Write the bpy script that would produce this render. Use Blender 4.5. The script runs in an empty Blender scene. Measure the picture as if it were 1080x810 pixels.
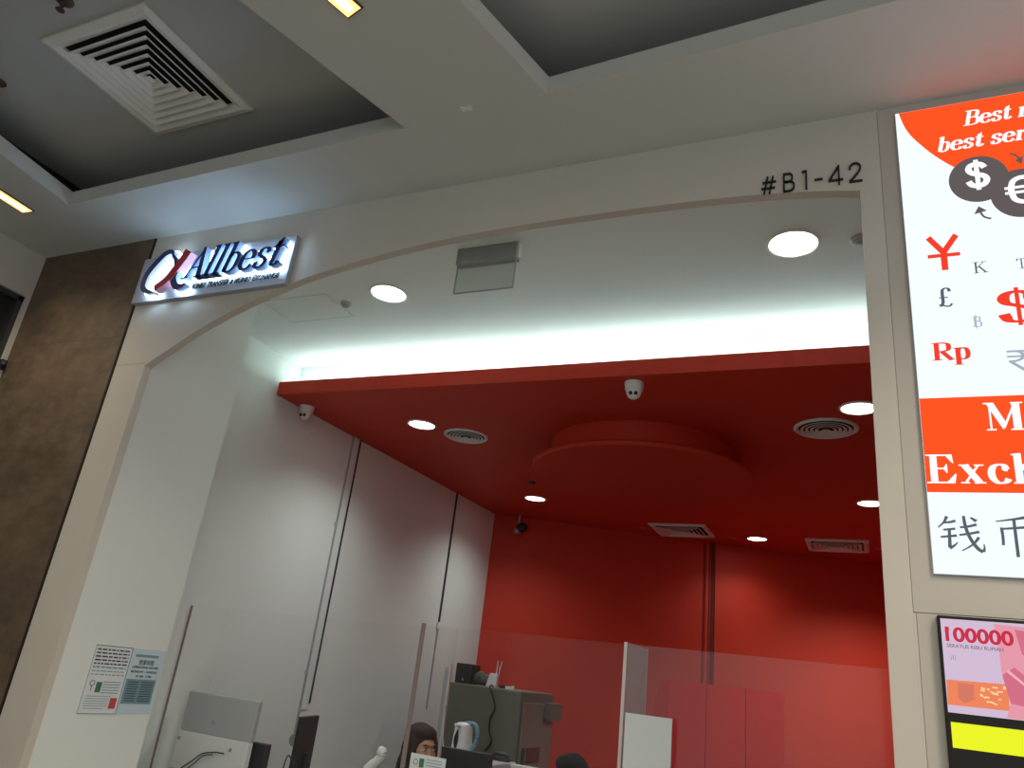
import bpy, bmesh, math, random
from mathutils import Vector, Matrix
random.seed(7)
S = bpy.context.scene
C = S.collection
# ------------------------------------------------------------------ camera
R0 = (0.9090276887, 0.4007348212, 0.1143689826)
R1 = (0.0480018324, -0.3732997477, 0.9264680903)
R2 = (-0.4139619369, 0.8366952261, 0.3585758126)
FX = 796.89
EYE = 1.6
cam_d = bpy.data.cameras.new('camera'); cam = bpy.data.objects.new('camera', cam_d); C.objects.link(cam)
cam_d.sensor_width = 36; cam_d.lens = FX/1080*36; cam_d.clip_start = .05
cam.matrix_world = Matrix(((R0[0], R1[0], -R2[0], 0), (R0[1], R1[1], -R2[1], 0), (R0[2], R1[2], -R2[2], EYE), (0, 0, 0, 1)))
S.camera = cam
def ray(x, y):
    a = (x-540)/FX; b = (405-y)/FX
    return Vector([R0[i]*a+R1[i]*b+R2[i] for i in range(3)])
def aY(x, y, Y): r = ray(x, y); r = r*(Y/r.y); r.z += EYE; return r
def aX(x, y, X): r = ray(x, y); r = r*(X/r.x); r.z += EYE; return r
def aZ(x, y, Z): r = ray(x, y); r = r*((Z-EYE)/r.z); r.z += EYE; return r
# ------------------------------------------------------------------ materials
def mat(name, col, rough=.6, metal=0, emit=None, es=0, noise=0, nscale=8, bump=0, spec=.5, col2=None, trans=0):
    m = bpy.data.materials.new(name); m.use_nodes = True
    nt = m.node_tree; b = nt.nodes['Principled BSDF']
    b.inputs['Base Color'].default_value = (*col, 1); b.inputs['Roughness'].default_value = rough
    b.inputs['Metallic'].default_value = metal; b.inputs['Specular IOR Level'].default_value = spec
    if trans: b.inputs['Transmission Weight'].default_value = trans
    if emit: b.inputs['Emission Color'].default_value = (*emit, 1); b.inputs['Emission Strength'].default_value = es
    if noise or bump or col2:
        tc = nt.nodes.new('ShaderNodeTexCoord'); n = nt.nodes.new('ShaderNodeTexNoise')
        n.inputs['Scale'].default_value = nscale; n.inputs['Detail'].default_value = 6
        nt.links.new(tc.outputs['Object'], n.inputs['Vector'])
        if noise or col2:
            c2 = col2 or tuple(c*(1-noise) for c in col)
            r = nt.nodes.new('ShaderNodeValToRGB'); r.color_ramp.elements[0].position = .35; r.color_ramp.elements[1].position = .65
            r.color_ramp.elements[0].color = (*c2, 1); r.color_ramp.elements[1].color = (*col, 1)
            nt.links.new(n.outputs['Fac'], r.inputs['Fac']); nt.links.new(r.outputs['Color'], b.inputs['Base Color'])
        if bump:
            bp = nt.nodes.new('ShaderNodeBump'); bp.inputs['Strength'].default_value = bump; bp.inputs['Distance'].default_value = .004
            nt.links.new(n.outputs['Fac'], bp.inputs['Height']); nt.links.new(bp.outputs['Normal'], b.inputs['Normal'])
    return m
def emat(name, col, s):
    m = bpy.data.materials.new(name); m.use_nodes = True; nt = m.node_tree
    nt.nodes.remove(nt.nodes['Principled BSDF']); e = nt.nodes.new('ShaderNodeEmission')
    e.inputs['Color'].default_value = (*col, 1); e.inputs['Strength'].default_value = s
    nt.links.new(e.outputs['Emission'], nt.nodes['Material Output'].inputs['Surface']); return m
def glassmat(name, tint=(.95, .96, .95), milk=.05, gloss=.06, milkcol=(.8, .8, .8)):  # milk: diffuse white for frosting and for painted reflections
    m = bpy.data.materials.new(name); m.use_nodes = True; nt = m.node_tree; N = nt.nodes
    N.remove(N['Principled BSDF'])
    t = N.new('ShaderNodeBsdfTransparent'); t.inputs[0].default_value = (*tint, 1)
    g = N.new('ShaderNodeBsdfGlossy'); g.inputs['Roughness'].default_value = .08
    d = N.new('ShaderNodeBsdfDiffuse'); d.inputs[0].default_value = (*milkcol, 1)
    a = N.new('ShaderNodeMixShader'); a.inputs[0].default_value = gloss
    b = N.new('ShaderNodeMixShader'); b.inputs[0].default_value = milk
    nt.links.new(t.outputs[0], a.inputs[1]); nt.links.new(g.outputs[0], a.inputs[2])
    nt.links.new(a.outputs[0], b.inputs[1]); nt.links.new(d.outputs[0], b.inputs[2])
    nt.links.new(b.outputs[0], N['Material Output'].inputs['Surface']); return m
M = dict(
 facade=mat('facade_paint', (.57, .53, .47), .55, noise=.03, nscale=3),
 facade2=mat('bay_panel', (.50, .46, .41), .5, noise=.03, nscale=3),
 mallceil=mat('mall_ceiling_paint', (.56, .56, .52), .8, noise=.02, nscale=2),
 coffer=mat('coffer_paint', (.46, .47, .455), .85, noise=.03, nscale=2),
 white=mat('shop_wall_paint', (.71, .745, .715), .7, noise=.02, nscale=2),
 shopceil=mat('shop_ceiling_paint', (.78, .83, .82), .8),
 red=mat('red_paint', (.52, .032, .011), .6, noise=.04, nscale=2, spec=.35),
 redcab=mat('red_laminate', (.62, .02, .018), .3, spec=.5),
 reddark=mat('red_groove', (.10, .004, .003), .8),
 pinktrim=mat('pinkish_trim', (.55, .10, .09), .5),
 floor=mat('mall_floor', (.20, .19, .17), .25, noise=.1, nscale=1.5),
 shopfloor=mat('shop_floor', (.06, .055, .05), .6, noise=.2, nscale=20),
 deskgrey=mat('desk_laminate', (.10, .095, .09), .6),
 entryfloor=mat('entry_tile', (.62, .62, .58), .4, noise=.05, nscale=3),
 black=mat('black_plastic', (.012, .012, .014), .45),
 blackm=mat('black_matte', (.01, .01, .01), .9),
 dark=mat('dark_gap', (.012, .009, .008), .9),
 charcoal=mat('charcoal_plastic', (.03, .03, .03), .5),
 diffw=mat('vent_white_metal', (.74, .73, .70), .5),
 alum=mat('aluminium', (.5, .5, .5), .4, metal=.7),
 grey=mat('grey_plastic', (.33, .34, .34), .5),
 lgrey=mat('light_grey_plastic', (.42, .43, .44), .45),
 wplastic=mat('white_plastic', (.75, .76, .76), .4),
 olive=mat('safe_olive_enamel', (.125, .12, .088), .5, noise=.08, nscale=3),
 olive2=mat('safe_door_enamel', (.19, .165, .125), .5, noise=.06, nscale=4),
 brass=mat('dull_bronze', (.10, .07, .045), .5, metal=.4),
 skin=mat('skin', (.50, .27, .18), .55, noise=.08, nscale=30),
 hair=mat('dark_hair', (.045, .025, .019), .75, spec=.25, bump=.25, nscale=90, noise=.5),
 hair2=mat('black_hair', (.005, .004, .004), .8, bump=.15, nscale=120, spec=.2),
 cloth=mat('black_cloth', (.012, .012, .013), .9, bump=.3, nscale=60),
 lip=mat('lip', (.4, .09, .08), .5),
 eyew=mat('eye_white', (.7, .68, .65), .3),
 bluep=mat('pale_blue_plastic', (.16, .34, .42), .35),
 navy=mat('navy_face', (.02, .045, .20), .3),
 navylit=mat('navy_return_lit', (.22, .30, .50), .4),  # navy lightened in the colour itself, as lit letter sides
 redl=mat('crimson_face', (.55, .03, .05), .4),
 pinkside=mat('pink_return', (.6, .28, .36), .4),
 signpanel=mat('sign_backing', (.36, .38, .42), .45),
 paper=mat('paper', (.66, .70, .72), .8),
 paperb=mat('blue_paper', (.50, .62, .68), .8),
 ink=mat('dark_ink', (.03, .035, .045), .8),
 inkb=mat('blue_ink', (.17, .28, .33), .8),
 inkg=mat('green_ink', (.06, .17, .08), .8),
 inkr=mat('red_ink', (.5, .07, .05), .8),
 rag=mat('grey_rag', (.13, .12, .11), .95, noise=.4, nscale=30, bump=.8),
 led=emat('cove_led', (.70, 1, .96), 27),
 down=emat('downlight_disc', (1, .98, .95), 9),
 halo=emat('halo_led', (.50, .74, 1), 16),
 warm=emat('warm_slit', (1, .50, .17), 2.2),
 warmc=emat('warm_slit_core', (1, .72, .40), 3.2),
 lbw=emat('lightbox_white', (.80, .90, 1), 1.08),
 lbo=emat('lightbox_orange', (1, .085, .016), 1.0),
 lbt=emat('lightbox_lettering_white', (.93, .93, 1), 1.1),
 lbgrey=emat('lightbox_taupe', (.115, .095, .095), 1),
 lbdk=emat('lightbox_dark_grey', (.10, .11, .13), 1),
 lbmid=emat('lightbox_mid_grey', (.36, .40, .46), 1),
 lbred=emat('lightbox_red', (.86, .05, .022), 1),
 tvl=emat('screen_lilac', (.60, .47, .62), 1),
 tvr=emat('screen_rose', (.72, .30, .37), 1),
 tvr2=emat('screen_deep_rose', (.60, .15, .22), 1),
 tvp=emat('screen_pink', (.78, .42, .50), 1),
 tvo=emat('screen_orange', (.80, .22, .10), 1),
 tvo2=emat('screen_soft_orange', (.62, .18, .12), 1),
 tvy=emat('screen_yellow', (.78, .85, .02), 1),
 tvn=emat('screen_number_red', (.55, .03, .06), 1),
 tvk=emat('screen_ink', (.28, .16, .22), 1),
 tvc=emat('screen_cream', (.9, .62, .35), 1),
 glass=glassmat('acrylic', (.997, .997, .997), milk=.006, gloss=.008),
 glass_reflect=glassmat('acrylic_reflection_tint', (.98, .98, .98), milk=.016, gloss=.022),  # white diffuse share paints in the mall's reflection
 edge=mat('acrylic_edge', (.24, .185, .185), .35),
 edgeL=mat('acrylic_edge_light', (.62, .58, .55), .35),
 frost=glassmat('frosted_acrylic', (.8, .78, .77), milk=.42, gloss=.05, milkcol=(.55, .47, .47)),
 exitg=glassmat('clear_blade', (.86, .9, .88), milk=.10, gloss=.08),
)
# brown stone panel
def stone():
    m = bpy.data.materials.new('brown_stone_tile'); m.use_nodes = True; nt = m.node_tree; N = nt.nodes; b = N['Principled BSDF']
    tc = N.new('ShaderNodeTexCoord'); n = N.new('ShaderNodeTexNoise'); n.inputs['Scale'].default_value = 2.4; n.inputs['Detail'].default_value = 9; n.inputs['Roughness'].default_value = .65
    n2 = N.new('ShaderNodeTexNoise'); n2.inputs['Scale'].default_value = 14; n2.inputs['Detail'].default_value = 8
    mp = N.new('ShaderNodeMapping'); mp.inputs['Scale'].default_value = (1, 1, 1.6)
    r = N.new('ShaderNodeValToRGB'); e = r.color_ramp.elements
    e[0].position = .33; e[0].color = (.058, .041, .029, 1); e[1].position = .70; e[1].color = (.175, .122, .080, 1)
    k = e.new(.5); k.color = (.108, .075, .049, 1)
    mx = N.new('ShaderNodeMixRGB'); mx.inputs[0].default_value = .3
    L = nt.links.new
    L(tc.outputs['Object'], mp.inputs[0]); L(mp.outputs[0], n.inputs['Vector']); L(mp.outputs[0], n2.inputs['Vector'])
    L(n.outputs['Fac'], mx.inputs[1]); L(n2.outputs['Fac'], mx.inputs[2]); L(mx.outputs[0], r.inputs[0]); L(r.outputs[0], b.inputs['Base Color'])
    b.inputs['Roughness'].default_value = .6; return m
M['stone'] = stone(); M['stoneseam'] = mat('stone_seam', (.09, .06, .04), .8)
# ------------------------------------------------------------------ mesh helpers
class MB:
    def __init__(s): s.v = []; s.f = []; s.m = []; s.cur = 0
    def add(s, vs, fs):
        o = len(s.v); s.v += [tuple(v) for v in vs]; s.f += [tuple(o+i for i in f) for f in fs]; s.m += [s.cur]*len(fs); return s
    def box(s, a, b):
        x0, y0, z0 = [min(a[i], b[i]) for i in range(3)]; x1, y1, z1 = [max(a[i], b[i]) for i in range(3)]
        return s.add([(x0, y0, z0), (x1, y0, z0), (x1, y1, z0), (x0, y1, z0), (x0, y0, z1), (x1, y0, z1), (x1, y1, z1), (x0, y1, z1)],
                     [(3, 2, 1, 0), (4, 5, 6, 7), (0, 1, 5, 4), (1, 2, 6, 5), (2, 3, 7, 6), (3, 0, 4, 7)])
    def prism(s, poly, d):
        n = len(poly); d = Vector(d); P = [Vector(p) for p in poly]
        return s.add(P+[p+d for p in P], [tuple(range(n))[::-1], tuple(range(n, 2*n))]+[(i, (i+1) % n, n+(i+1) % n, n+i) for i in range(n)])
    def quad8(s, bot, top): return s.add(list(bot)+list(top), [(3, 2, 1, 0), (4, 5, 6, 7), (0, 1, 5, 4), (1, 2, 6, 5), (2, 3, 7, 6), (3, 0, 4, 7)])
    def lathe(s, c, prof, n=40, axis='Z', cap=True):
        c = Vector(c); vs = []; fs = []
        for r, h in prof:
            for i in range(n):
                a = 2*math.pi*i/n; p = (r*math.cos(a), r*math.sin(a), h)
                if axis == 'Y': p = (p[0], h, p[1])
                if axis == 'X': p = (h, p[0], p[1])
                vs.append(c+Vector(p))
        k = len(prof)
        for j in range(k-1):
            for i in range(n): fs.append((j*n+i, j*n+(i+1) % n, (j+1)*n+(i+1) % n, (j+1)*n+i))
        if cap: fs.append(tuple(range(n))[::-1]); fs.append(tuple((k-1)*n+i for i in range(n)))
        return s.add(vs, fs)
    def tube(s, pts, r, n=10):
        P = [Vector(p) for p in pts]; vs = []; fs = []
        up = None
        for i, p in enumerate(P):
            t = (P[min(i+1, len(P)-1)]-P[max(i-1, 0)]).normalized()
            u = t.cross(Vector((0, 0, 1)))
            if u.length < .1: u = t.cross(Vector((0, 1, 0)))
            u.normalize()
            if up is not None and u.dot(up) < 0: u = -u
            up = u; w = t.cross(u); rr = r[i] if isinstance(r, (list, tuple)) else r
            for k in range(n):
                a = 2*math.pi*k/n; vs.append(p+(u*math.cos(a)+w*math.sin(a))*rr)
        for j in range(len(P)-1):
            for i in range(n): fs.append((j*n+i, j*n+(i+1) % n, (j+1)*n+(i+1) % n, (j+1)*n+i))
        fs.append(tuple(range(n))[::-1]); fs.append(tuple((len(P)-1)*n+i for i in range(n)))
        return s.add(vs, fs)
    def ell(s, c, r, n=24, k=14):
        c = Vector(c); vs = []; fs = []
        for j in range(k+1):
            th = math.pi*j/k
            for i in range(n):
                a = 2*math.pi*i/n; vs.append(c+Vector((r[0]*math.sin(th)*math.cos(a), r[1]*math.sin(th)*math.sin(a), r[2]*math.cos(th))))
        for j in range(k):
            for i in range(n): fs.append((j*n+i, (j+1)*n+i, (j+1)*n+(i+1) % n, j*n+(i+1) % n))
        return s.add(vs, fs)
    def build(s, name, m, parent=None, smooth=False, bevel=0):
        me = bpy.data.meshes.new(name); me.from_pydata(s.v, [], s.f)
        ms = m if isinstance(m, list) else [m]
        for x in ms: me.materials.append(M[x] if isinstance(x, str) else x)
        me.polygons.foreach_set('material_index', s.m)
        bm = bmesh.new(); bm.from_mesh(me)
        bmesh.ops.remove_doubles(bm, verts=bm.verts, dist=1e-6)
        bmesh.ops.recalc_face_normals(bm, faces=bm.faces); bm.to_mesh(me); bm.free()
        o = bpy.data.objects.new(name, me); C.objects.link(o)
        if parent:
            o.parent = parent; o.matrix_parent_inverse = Matrix.Translation(parent.location).inverted()
        if smooth:
            me.polygons.foreach_set('use_smooth', [True]*len(me.polygons))
            try: me.set_sharp_from_angle(angle=math.radians(40))
            except Exception: pass
        if bevel:
            b = o.modifiers.new('bevel', 'BEVEL'); b.width = bevel; b.segments = 2; b.limit_method = 'ANGLE'
        return o
def thing(name, label, cat, loc=(0, 0, 0), group=None):
    o = bpy.data.objects.new(name, None); C.objects.link(o); o.location = loc; o['label'] = label; o['category'] = cat
    o.empty_display_size = .05
    if group: o['group'] = group
    return o
def tag(o, label, cat, group=None):
    o['label'] = label; o['category'] = cat
    if group: o['group'] = group
    return o
def struct(o): o['kind'] = 'structure'; return o
def dup(root, d, label, group=None):
    r = root.copy(); C.objects.link(r); r.location = root.location+Vector(d); r['label'] = label
    if group: r['group'] = group
    for ch in list(root.children):
        c = ch.copy(); C.objects.link(c); c.parent = r
        for g in list(ch.children):
            e = g.copy(); C.objects.link(e); e.parent = c
    return r
# ------------------------------------------------------------------ lettering
def smooth_pts(P, k=7):
    P = [Vector((*p, 0)) if len(p) == 2 else Vector(p) for p in P]; out = []
    for i in range(len(P)-1):
        p0 = P[max(i-1, 0)]; p1 = P[i]; p2 = P[i+1]; p3 = P[min(i+2, len(P)-1)]
        for j in range(k):
            t = j/k
            out.append(.5*((2*p1)+(p2-p0)*t+(2*p0-5*p1+4*p2-p3)*t*t+(3*p1-p0-3*p2+p3)*t**3))
    out.append(P[-1]); return out
def ribbon(P, wf, closed=False):
    """list of convex quads (2D) along a path; wf(t, tangent)->full width"""
    n = len(P); L = []; 
    for i in range(n):
        a = P[i-1] if i else (P[-2] if closed else P[0]); b = P[i+1] if i < n-1 else (P[1] if closed else P[-1])
        t = (b-a).normalized(); w = wf(i/(n-1), t)/2; nn = Vector((-t.y, t.x, 0)); L.append((P[i]+nn*w, P[i]-nn*w))
    return [[L[i][0], L[i+1][0], L[i+1][1], L[i][1]] for i in range(n-1)]
def c(P, tk, tn, closed=False): return ribbon(smooth_pts(P), lambda t, d: tn+(tk-tn)*abs(d.y)**1.6, closed)
def taper(P, w0, w1, k=6): return ribbon(smooth_pts(P, k), lambda t, d: 1.35*(w0+(w1-w0)*t))
def l(a, b, w): return ribbon([Vector((*a, 0)), Vector((*b, 0))], lambda t, d: w)
def pol(*P): return [[Vector((*p, 0)) for p in P]]
def sf(x, y, h, s=1, t=.045): return pol((x-h, y), (x+h, y), (x+h*.9, y+s*t), (x-h*.9, y+s*t))
def glyph(ch, K=.17, T=.045):
    if ch == 'B': return .74, l((.2, 0), (.2, 1), K)+sf(.2, 0, .19)+sf(.2, 1, .19, -1)+c([(.2, .975), (.42, .97), (.58, .88), (.58, .63), (.44, .53), (.2, .52)], K, T)+c([(.2, .52), (.48, .52), (.65, .42), (.65, .12), (.46, .025), (.2, .025)], K, T)
    if ch == 'R': return .80, l((.2, 0), (.2, 1), K)+sf(.2, 0, .19)+sf(.2, 1, .19, -1)+c([(.2, .975), (.44, .97), (.62, .88), (.62, .6), (.44, .5), (.2, .49)], K, T)+l((.38, .5), (.72, .0), K*.95)+sf(.72, 0, .12)
    if ch == 'E': return .76, l((.2, 0), (.2, 1), K)+sf(.2, 0, .19)+sf(.2, 1, .19, -1)+l((.2, .975), (.66, .975), .05)+l((.2, .025), (.69, .025), .05)+l((.2, .51), (.5, .51), .05)+pol((.5, .36), (.53, .36), (.53, .66), (.5, .66), (.43, .51))+pol((.66, 1), (.685, .7), (.655, .7), (.5, .96))+pol((.69, 0), (.74, .32), (.7, .32), (.5, .04))
    if ch == 'M': return 1.05, l((.17, 0), (.17, 1), T)+l((.83, 0), (.83, 1), K)+pol((.08, 1), (.28, 1), (.56, .25), (.47, .02))+l((.49, .08), (.82, .98), T*1.2)+sf(.17, 0, .13)+sf(.84, 0, .19)+sf(.86, 1, .16, -1)+sf(.14, 1, .13, -1)
    if ch == 'K': return .82, l((.2, 0), (.2, 1), K)+sf(.2, 0, .17)+sf(.2, 1, .17, -1)+l((.22, .42), (.62, .98), T)+l((.36, .6), (.7, .02), K)+sf(.64, 1, .13, -1)+sf(.7, 0, .15)
    if ch == 'T': return .70, l((.35, 0), (.35, 1), K)+sf(.35, 0, .17)+l((.03, .975), (.67, .975), .05)+pol((.03, 1), (.03, .75), (.06, .75), (.15, .97))+pol((.67, 1), (.67, .75), (.64, .75), (.55, .97))
    if ch == 'A': return .78, l((.14, 0), (.42, .96), T*1.3)+pol((.34, 1.02), (.44, 1.02), (.74, 0), (.55, 0))+l((.24, .33), (.6, .33), .055)+sf(.13, 0, .14)+sf(.64, 0, .17)
    if ch == 'e': return .56, l((.1, .36), (.47, .36), .045)+c([(.46, .35), (.45, .5), (.36, .61), (.28, .64), (.18, .6), (.11, .5), (.09, .33), (.12, .16), (.22, .04), (.33, .02), (.43, .06), (.50, .16)], K, T)
    if ch == 's': return .50, c([(.4, .47), (.37, .58), (.28, .64), (.17, .62), (.11, .53), (.13, .43), (.24, .35), (.36, .27), (.41, .16), (.35, .05), (.24, .01), (.13, .05), (.09, .2)], K*.95, T)
    if ch == 't': return .42, l((.19, .82), (.19, .12), K)+c([(.19, .14), (.21, .05), (.28, .02), (.37, .07), (.4, .14)], K*.8, T)+l((.03, .63), (.38, .63), .05)+pol((.03, .61), (.27, .61), (.27, .9), (.22, .9))
    if ch == 'b': return .60, l((.16, .05), (.16, 1.0), K)+pol((.02, 1), (.24, 1.03), (.24, .96), (.02, .955))+c([(.17, .5), (.22, .6), (.33, .64), (.44, .58), (.49, .46), (.49, .2), (.43, .07), (.32, .01), (.22, .04), (.16, .12)], K*.9, T)
    if ch == 'r': return .46, l((.16, 0), (.16, .64), K)+sf(.17, 0, .16)+pol((.02, .65), (.24, .67), (.24, .6), (.02, .6))+c([(.2, .42), (.26, .56), (.36, .62)], T*1.5, T*1.2)+pol((.31, .66), (.43, .63), (.44, .5), (.36, .46), (.3, .55))
    if ch == 'l': return .34, l((.17, 0), (.17, 1), K)+sf(.17, 0, .16)+pol((.02, 1), (.25, 1.03), (.25, .96), (.02, .955))
    if ch == 'h': return .64, l((.16, 0), (.16, 1), K)+sf(.16, 0, .15)+pol((.02, 1), (.24, 1.03), (.24, .96), (.02, .955))+c([(.2, .48), (.28, .6), (.38, .63), (.46, .56), (.47, .4), (.47, 0)], K, T)+sf(.47, 0, .15)
    if ch == 'c': return .52, c([(.44, .47), (.40, .6), (.29, .64), (.17, .58), (.11, .45), (.1, .3), (.14, .14), (.24, .03), (.34, .02), (.43, .07), (.48, .16)], K, T)+pol((.36, .6), (.47, .55), (.48, .42), (.39, .42))
    if ch == 'x': return .60, l((.13, .63), (.46, .02), K)+l((.13, .02), (.46, .63), T*1.2)+sf(.12, .645, .13, -1)+sf(.47, .645, .12, -1)+sf(.12, 0, .11)+sf(.47, 0, .14)
    if ch == 'p': return .62, l((.16, -.3), (.16, .62), K)+sf(.17, -.3, .16)+pol((.01, .65), (.24, .67), (.24, .6), (.01, .6))+c([(.17, .5), (.23, .6), (.34, .64), (.45, .58), (.5, .45), (.5, .2), (.43, .06), (.32, .01), (.22, .04), (.16, .12)], K*.95, T)
    if ch == '$': return .62, c([(.5, .68), (.47, .84), (.32, .92), (.17, .86), (.11, .72), (.16, .58), (.32, .49), (.47, .40), (.53, .25), (.47, .1), (.32, .03), (.16, .08), (.09, .27)], K, T)+l((.315, -.08), (.315, 1.04), T*1.1)
    if ch == '@':   # heavy sans dollar
        return .62, ribbon(smooth_pts([(.5, .72), (.42, .84), (.3, .87), (.17, .82), (.13, .69), (.2, .57), (.34, .5), (.47, .42), (.52, .29), (.45, .15), (.32, .11), (.18, .15), (.1, .29)]), lambda t, d: .15)+l((.315, -.03), (.315, 1.02), .11)
    if ch == 'L':   # pound
        return .62, c([(.5, .78), (.45, .93), (.33, .96), (.23, .86), (.22, .6), (.22, .25), (.17, .08), (.09, .03)], K, T)+c([(.07, .08), (.14, .1), (.3, .03), (.46, .02), (.55, .14)], .09, .07)+l((.08, .48), (.42, .48), .05)
    if ch == 'Y':   # yen
        return .8, l((.07, .97), (.41, .50), .15)+l((.75, .97), (.41, .50), .15)+l((.41, .58), (.41, 0), .16)+l((.02, .42), (.80, .42), .1)
    if ch == 'I':   # rupee
        return .62, l((.05, .96), (.6, .96), .08)+l((.05, .72), (.6, .72), .08)+ribbon(smooth_pts([(.08, .96), (.3, .95), (.42, .84), (.4, .62), (.26, .52), (.08, .5)]), lambda t, d: .09)+l((.12, .5), (.5, .0), .1)
    if ch == 'O':   # euro
        return .68, ribbon(smooth_pts([(.62, .84), (.5, .93), (.36, .93), (.22, .82), (.17, .6), (.17, .4), (.22, .18), (.36, .07), (.5, .07), (.62, .16)]), lambda t, d: .14)+l((.02, .6), (.52, .6), .09)+l((.02, .42), (.48, .42), .09)
    # thin geometric unit number
    W = .088
    if ch == '#': return .95, l((.16, .04), (.36, .96), W)+l((.44, .04), (.64, .96), W)+l((.08, .66), (.80, .66), W)+l((.02, .34), (.74, .34), W)
    if ch == 'b1': return .82, l((.1, 0), (.1, 1), W)+ribbon(smooth_pts([(.1, .95), (.38, .95), (.52, .84), (.5, .62), (.36, .53), (.1, .53)]), lambda t, d: W)+ribbon(smooth_pts([(.1, .53), (.42, .53), (.6, .4), (.58, .16), (.42, .05), (.1, .05)]), lambda t, d: W)
    if ch == '1': return .46, l((.26, 0), (.26, 1), W)+l((.05, .93), (.28, .95), W)
    if ch == '-': return .55, l((.06, .42), (.46, .42), W)
    if ch == '4': return .86, l((.56, 0), (.56, 1), W)+l((.56, .97), (.08, .27), W)+l((.05, .25), (.76, .25), W)
    if ch == '2': return .74, ribbon(smooth_pts([(.08, .68), (.12, .85), (.26, .95), (.44, .95), (.58, .82), (.56, .62), (.4, .4), (.06, .06)]), lambda t, d: W)+l((.04, .05), (.66, .05), W)
    if ch == 'qian': return 1, (taper([(.24, .98), (.17, .82), (.03, .66)], .06, .02)+taper([(.17, .80), (.30, .82), (.42, .86)], .04, .055)+taper([(.14, .60), (.40, .64)], .04, .05)+taper([(.07, .40), (.42, .45)], .04, .055)
        + taper([(.27, .62), (.26, .35), (.25, .12)], .05, .06)+taper([(.24, .10), (.34, .17), (.43, .27)], .07, .015)
        + taper([(.5, .68), (.68, .71), (.86, .77)], .04, .055)+taper([(.47, .47), (.68, .51), (.90, .57)], .04, .055)
        + taper([(.60, 1.0), (.62, .7), (.70, .38), (.83, .12), (.94, .03)], .05, .07)+taper([(.94, .03), (.97, .12), (.97, .25)], .06, .012)
        + taper([(.88, .42), (.74, .22), (.50, .04)], .055, .02)+taper([(.74, .96), (.86, .86)], .03, .07))
    if ch == 'bi': return 1, (taper([(.84, 1.0), (.5, .93), (.08, .86)], .07, .02)+taper([(.20, .70), (.21, .45), (.20, .22)], .055, .05)+taper([(.20, .66), (.5, .69), (.84, .73)], .04, .055)
        + taper([(.83, .73), (.82, .5), (.79, .27)], .055, .05)+taper([(.79, .27), (.68, .35)], .06, .01)+taper([(.50, .92), (.50, .5), (.50, -.08)], .055, .06))
    return .3, []
def lay(chars, K=.17, T=.045, slant=0, track=0):
    x = 0; out = []
    for ch in chars:
        adv, q = glyph(ch, K, T)
        out.append([[Vector((p.x+x+slant*p.y, p.y, 0)) for p in quad] for quad in q]); x += adv+track
    return x-track, out
def facade_map(p0, sx, sz, Y):  # local (u,v) -> world on a plane facing the mall
    return lambda u, v: Vector((p0.x+u*sx, Y, p0.z+v*sz))
def put_glyphs(chars, A, B, top, Y, depth, name, m, parent, K=.17, T=.045, slant=0, track=0, per=False, sidem=None, clip=None):
    """A = baseline start (px), B = baseline end (px), top = a px point at cap height, Y = plane of the front face"""
    p0 = aY(*A, Y); p1 = aY(*B, Y); pt = aY(*top, Y)
    w, G = lay(chars, K, T, slant, track); sx = (p1.x-p0.x)/w; sz = pt.z-p0.z
    f = facade_map(p0, sx, sz, Y); objs = []
    mb = MB()
    def one(mb, quads):
        for q in quads:
            P = [f(v.x, v.y) for v in q]
            if clip and all(v.x > clip for v in P): continue
            mb.cur = 0
            if sidem:
                o = len(mb.v)
                mb.add(P, [(0, 1, 2, 3)] if len(P) == 4 else [tuple(range(len(P)))])
                n = len(P); d = Vector((0, depth, 0)); mb.cur = 1
                mb.add(P+[v+d for v in P], [(i, (i+1) % n, n+(i+1) % n, n+i) for i in range(n)])
            else: mb.prism(P, (0, depth, 0))
    for g in G:
        if per:
            k = MB(); one(k, g)
            if k.v: objs.append(k.build(name, [m, sidem] if sidem else m, parent))
        else: one(mb, g)
    if not per: objs.append(mb.build(name, [m, sidem] if sidem else m, parent))
    return objs
def txt(body, A, B, top, Y, name, m, parent, bold=0, shear=0, depth=.0006, mapper=None):
    cu = bpy.data.curves.new('t', 'FONT'); cu.body = body; cu.offset = bold; cu.shear = shear; cu.extrude = .01
    o = bpy.data.objects.new('t', cu); C.objects.link(o)
    bpy.context.view_layer.update(); dg = bpy.context.evaluated_depsgraph_get()
    me = bpy.data.meshes.new_from_object(o.evaluated_get(dg)); bpy.data.objects.remove(o)
    xs = [v.co.x for v in me.vertices]; ys = [v.co.y for v in me.vertices]
    x0, x1, y1 = min(xs), max(xs), max(ys); y0 = 0
    if mapper is None:
        p0 = aY(*A, Y); p1 = aY(*B, Y); pt = aY(*top, Y)
        mapper = lambda u, v, d: Vector((p0.x+(p1.x-p0.x)*u, Y-d*depth, p0.z+(pt.z-p0.z)*v))
    for v in me.vertices:
        v.co = mapper((v.co.x-x0)/(x1-x0), (v.co.y-y0)/(y1-y0), 1 if v.co.z > 0 else 0)
    me.materials.clear(); me.materials.append(M[m]); me.name = name
    q = bpy.data.objects.new(name, me); C.objects.link(q)
    if parent: q.parent = parent; q.matrix_parent_inverse = Matrix.Translation(parent.location).inverted()
    return q
# ------------------------------------------------------------------ main dimensions
D = 2.4; FT = .042
ZM = EYE+2.0094          # mall ceiling
ZC = EYE+1.896           # shop ceiling by the front
ZS = EYE+1.614           # underside of red soffit
ZT = EYE+1.708           # top of red slab
XW = -3.636; XB = -3.243; XR = 1.6
YBOX = 3.012; YS = 3.735; YCB = 3.92
def YB(x): return 7.32+.55*(x-XW)
XC = -4.387              # corridor wall at far left
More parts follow.
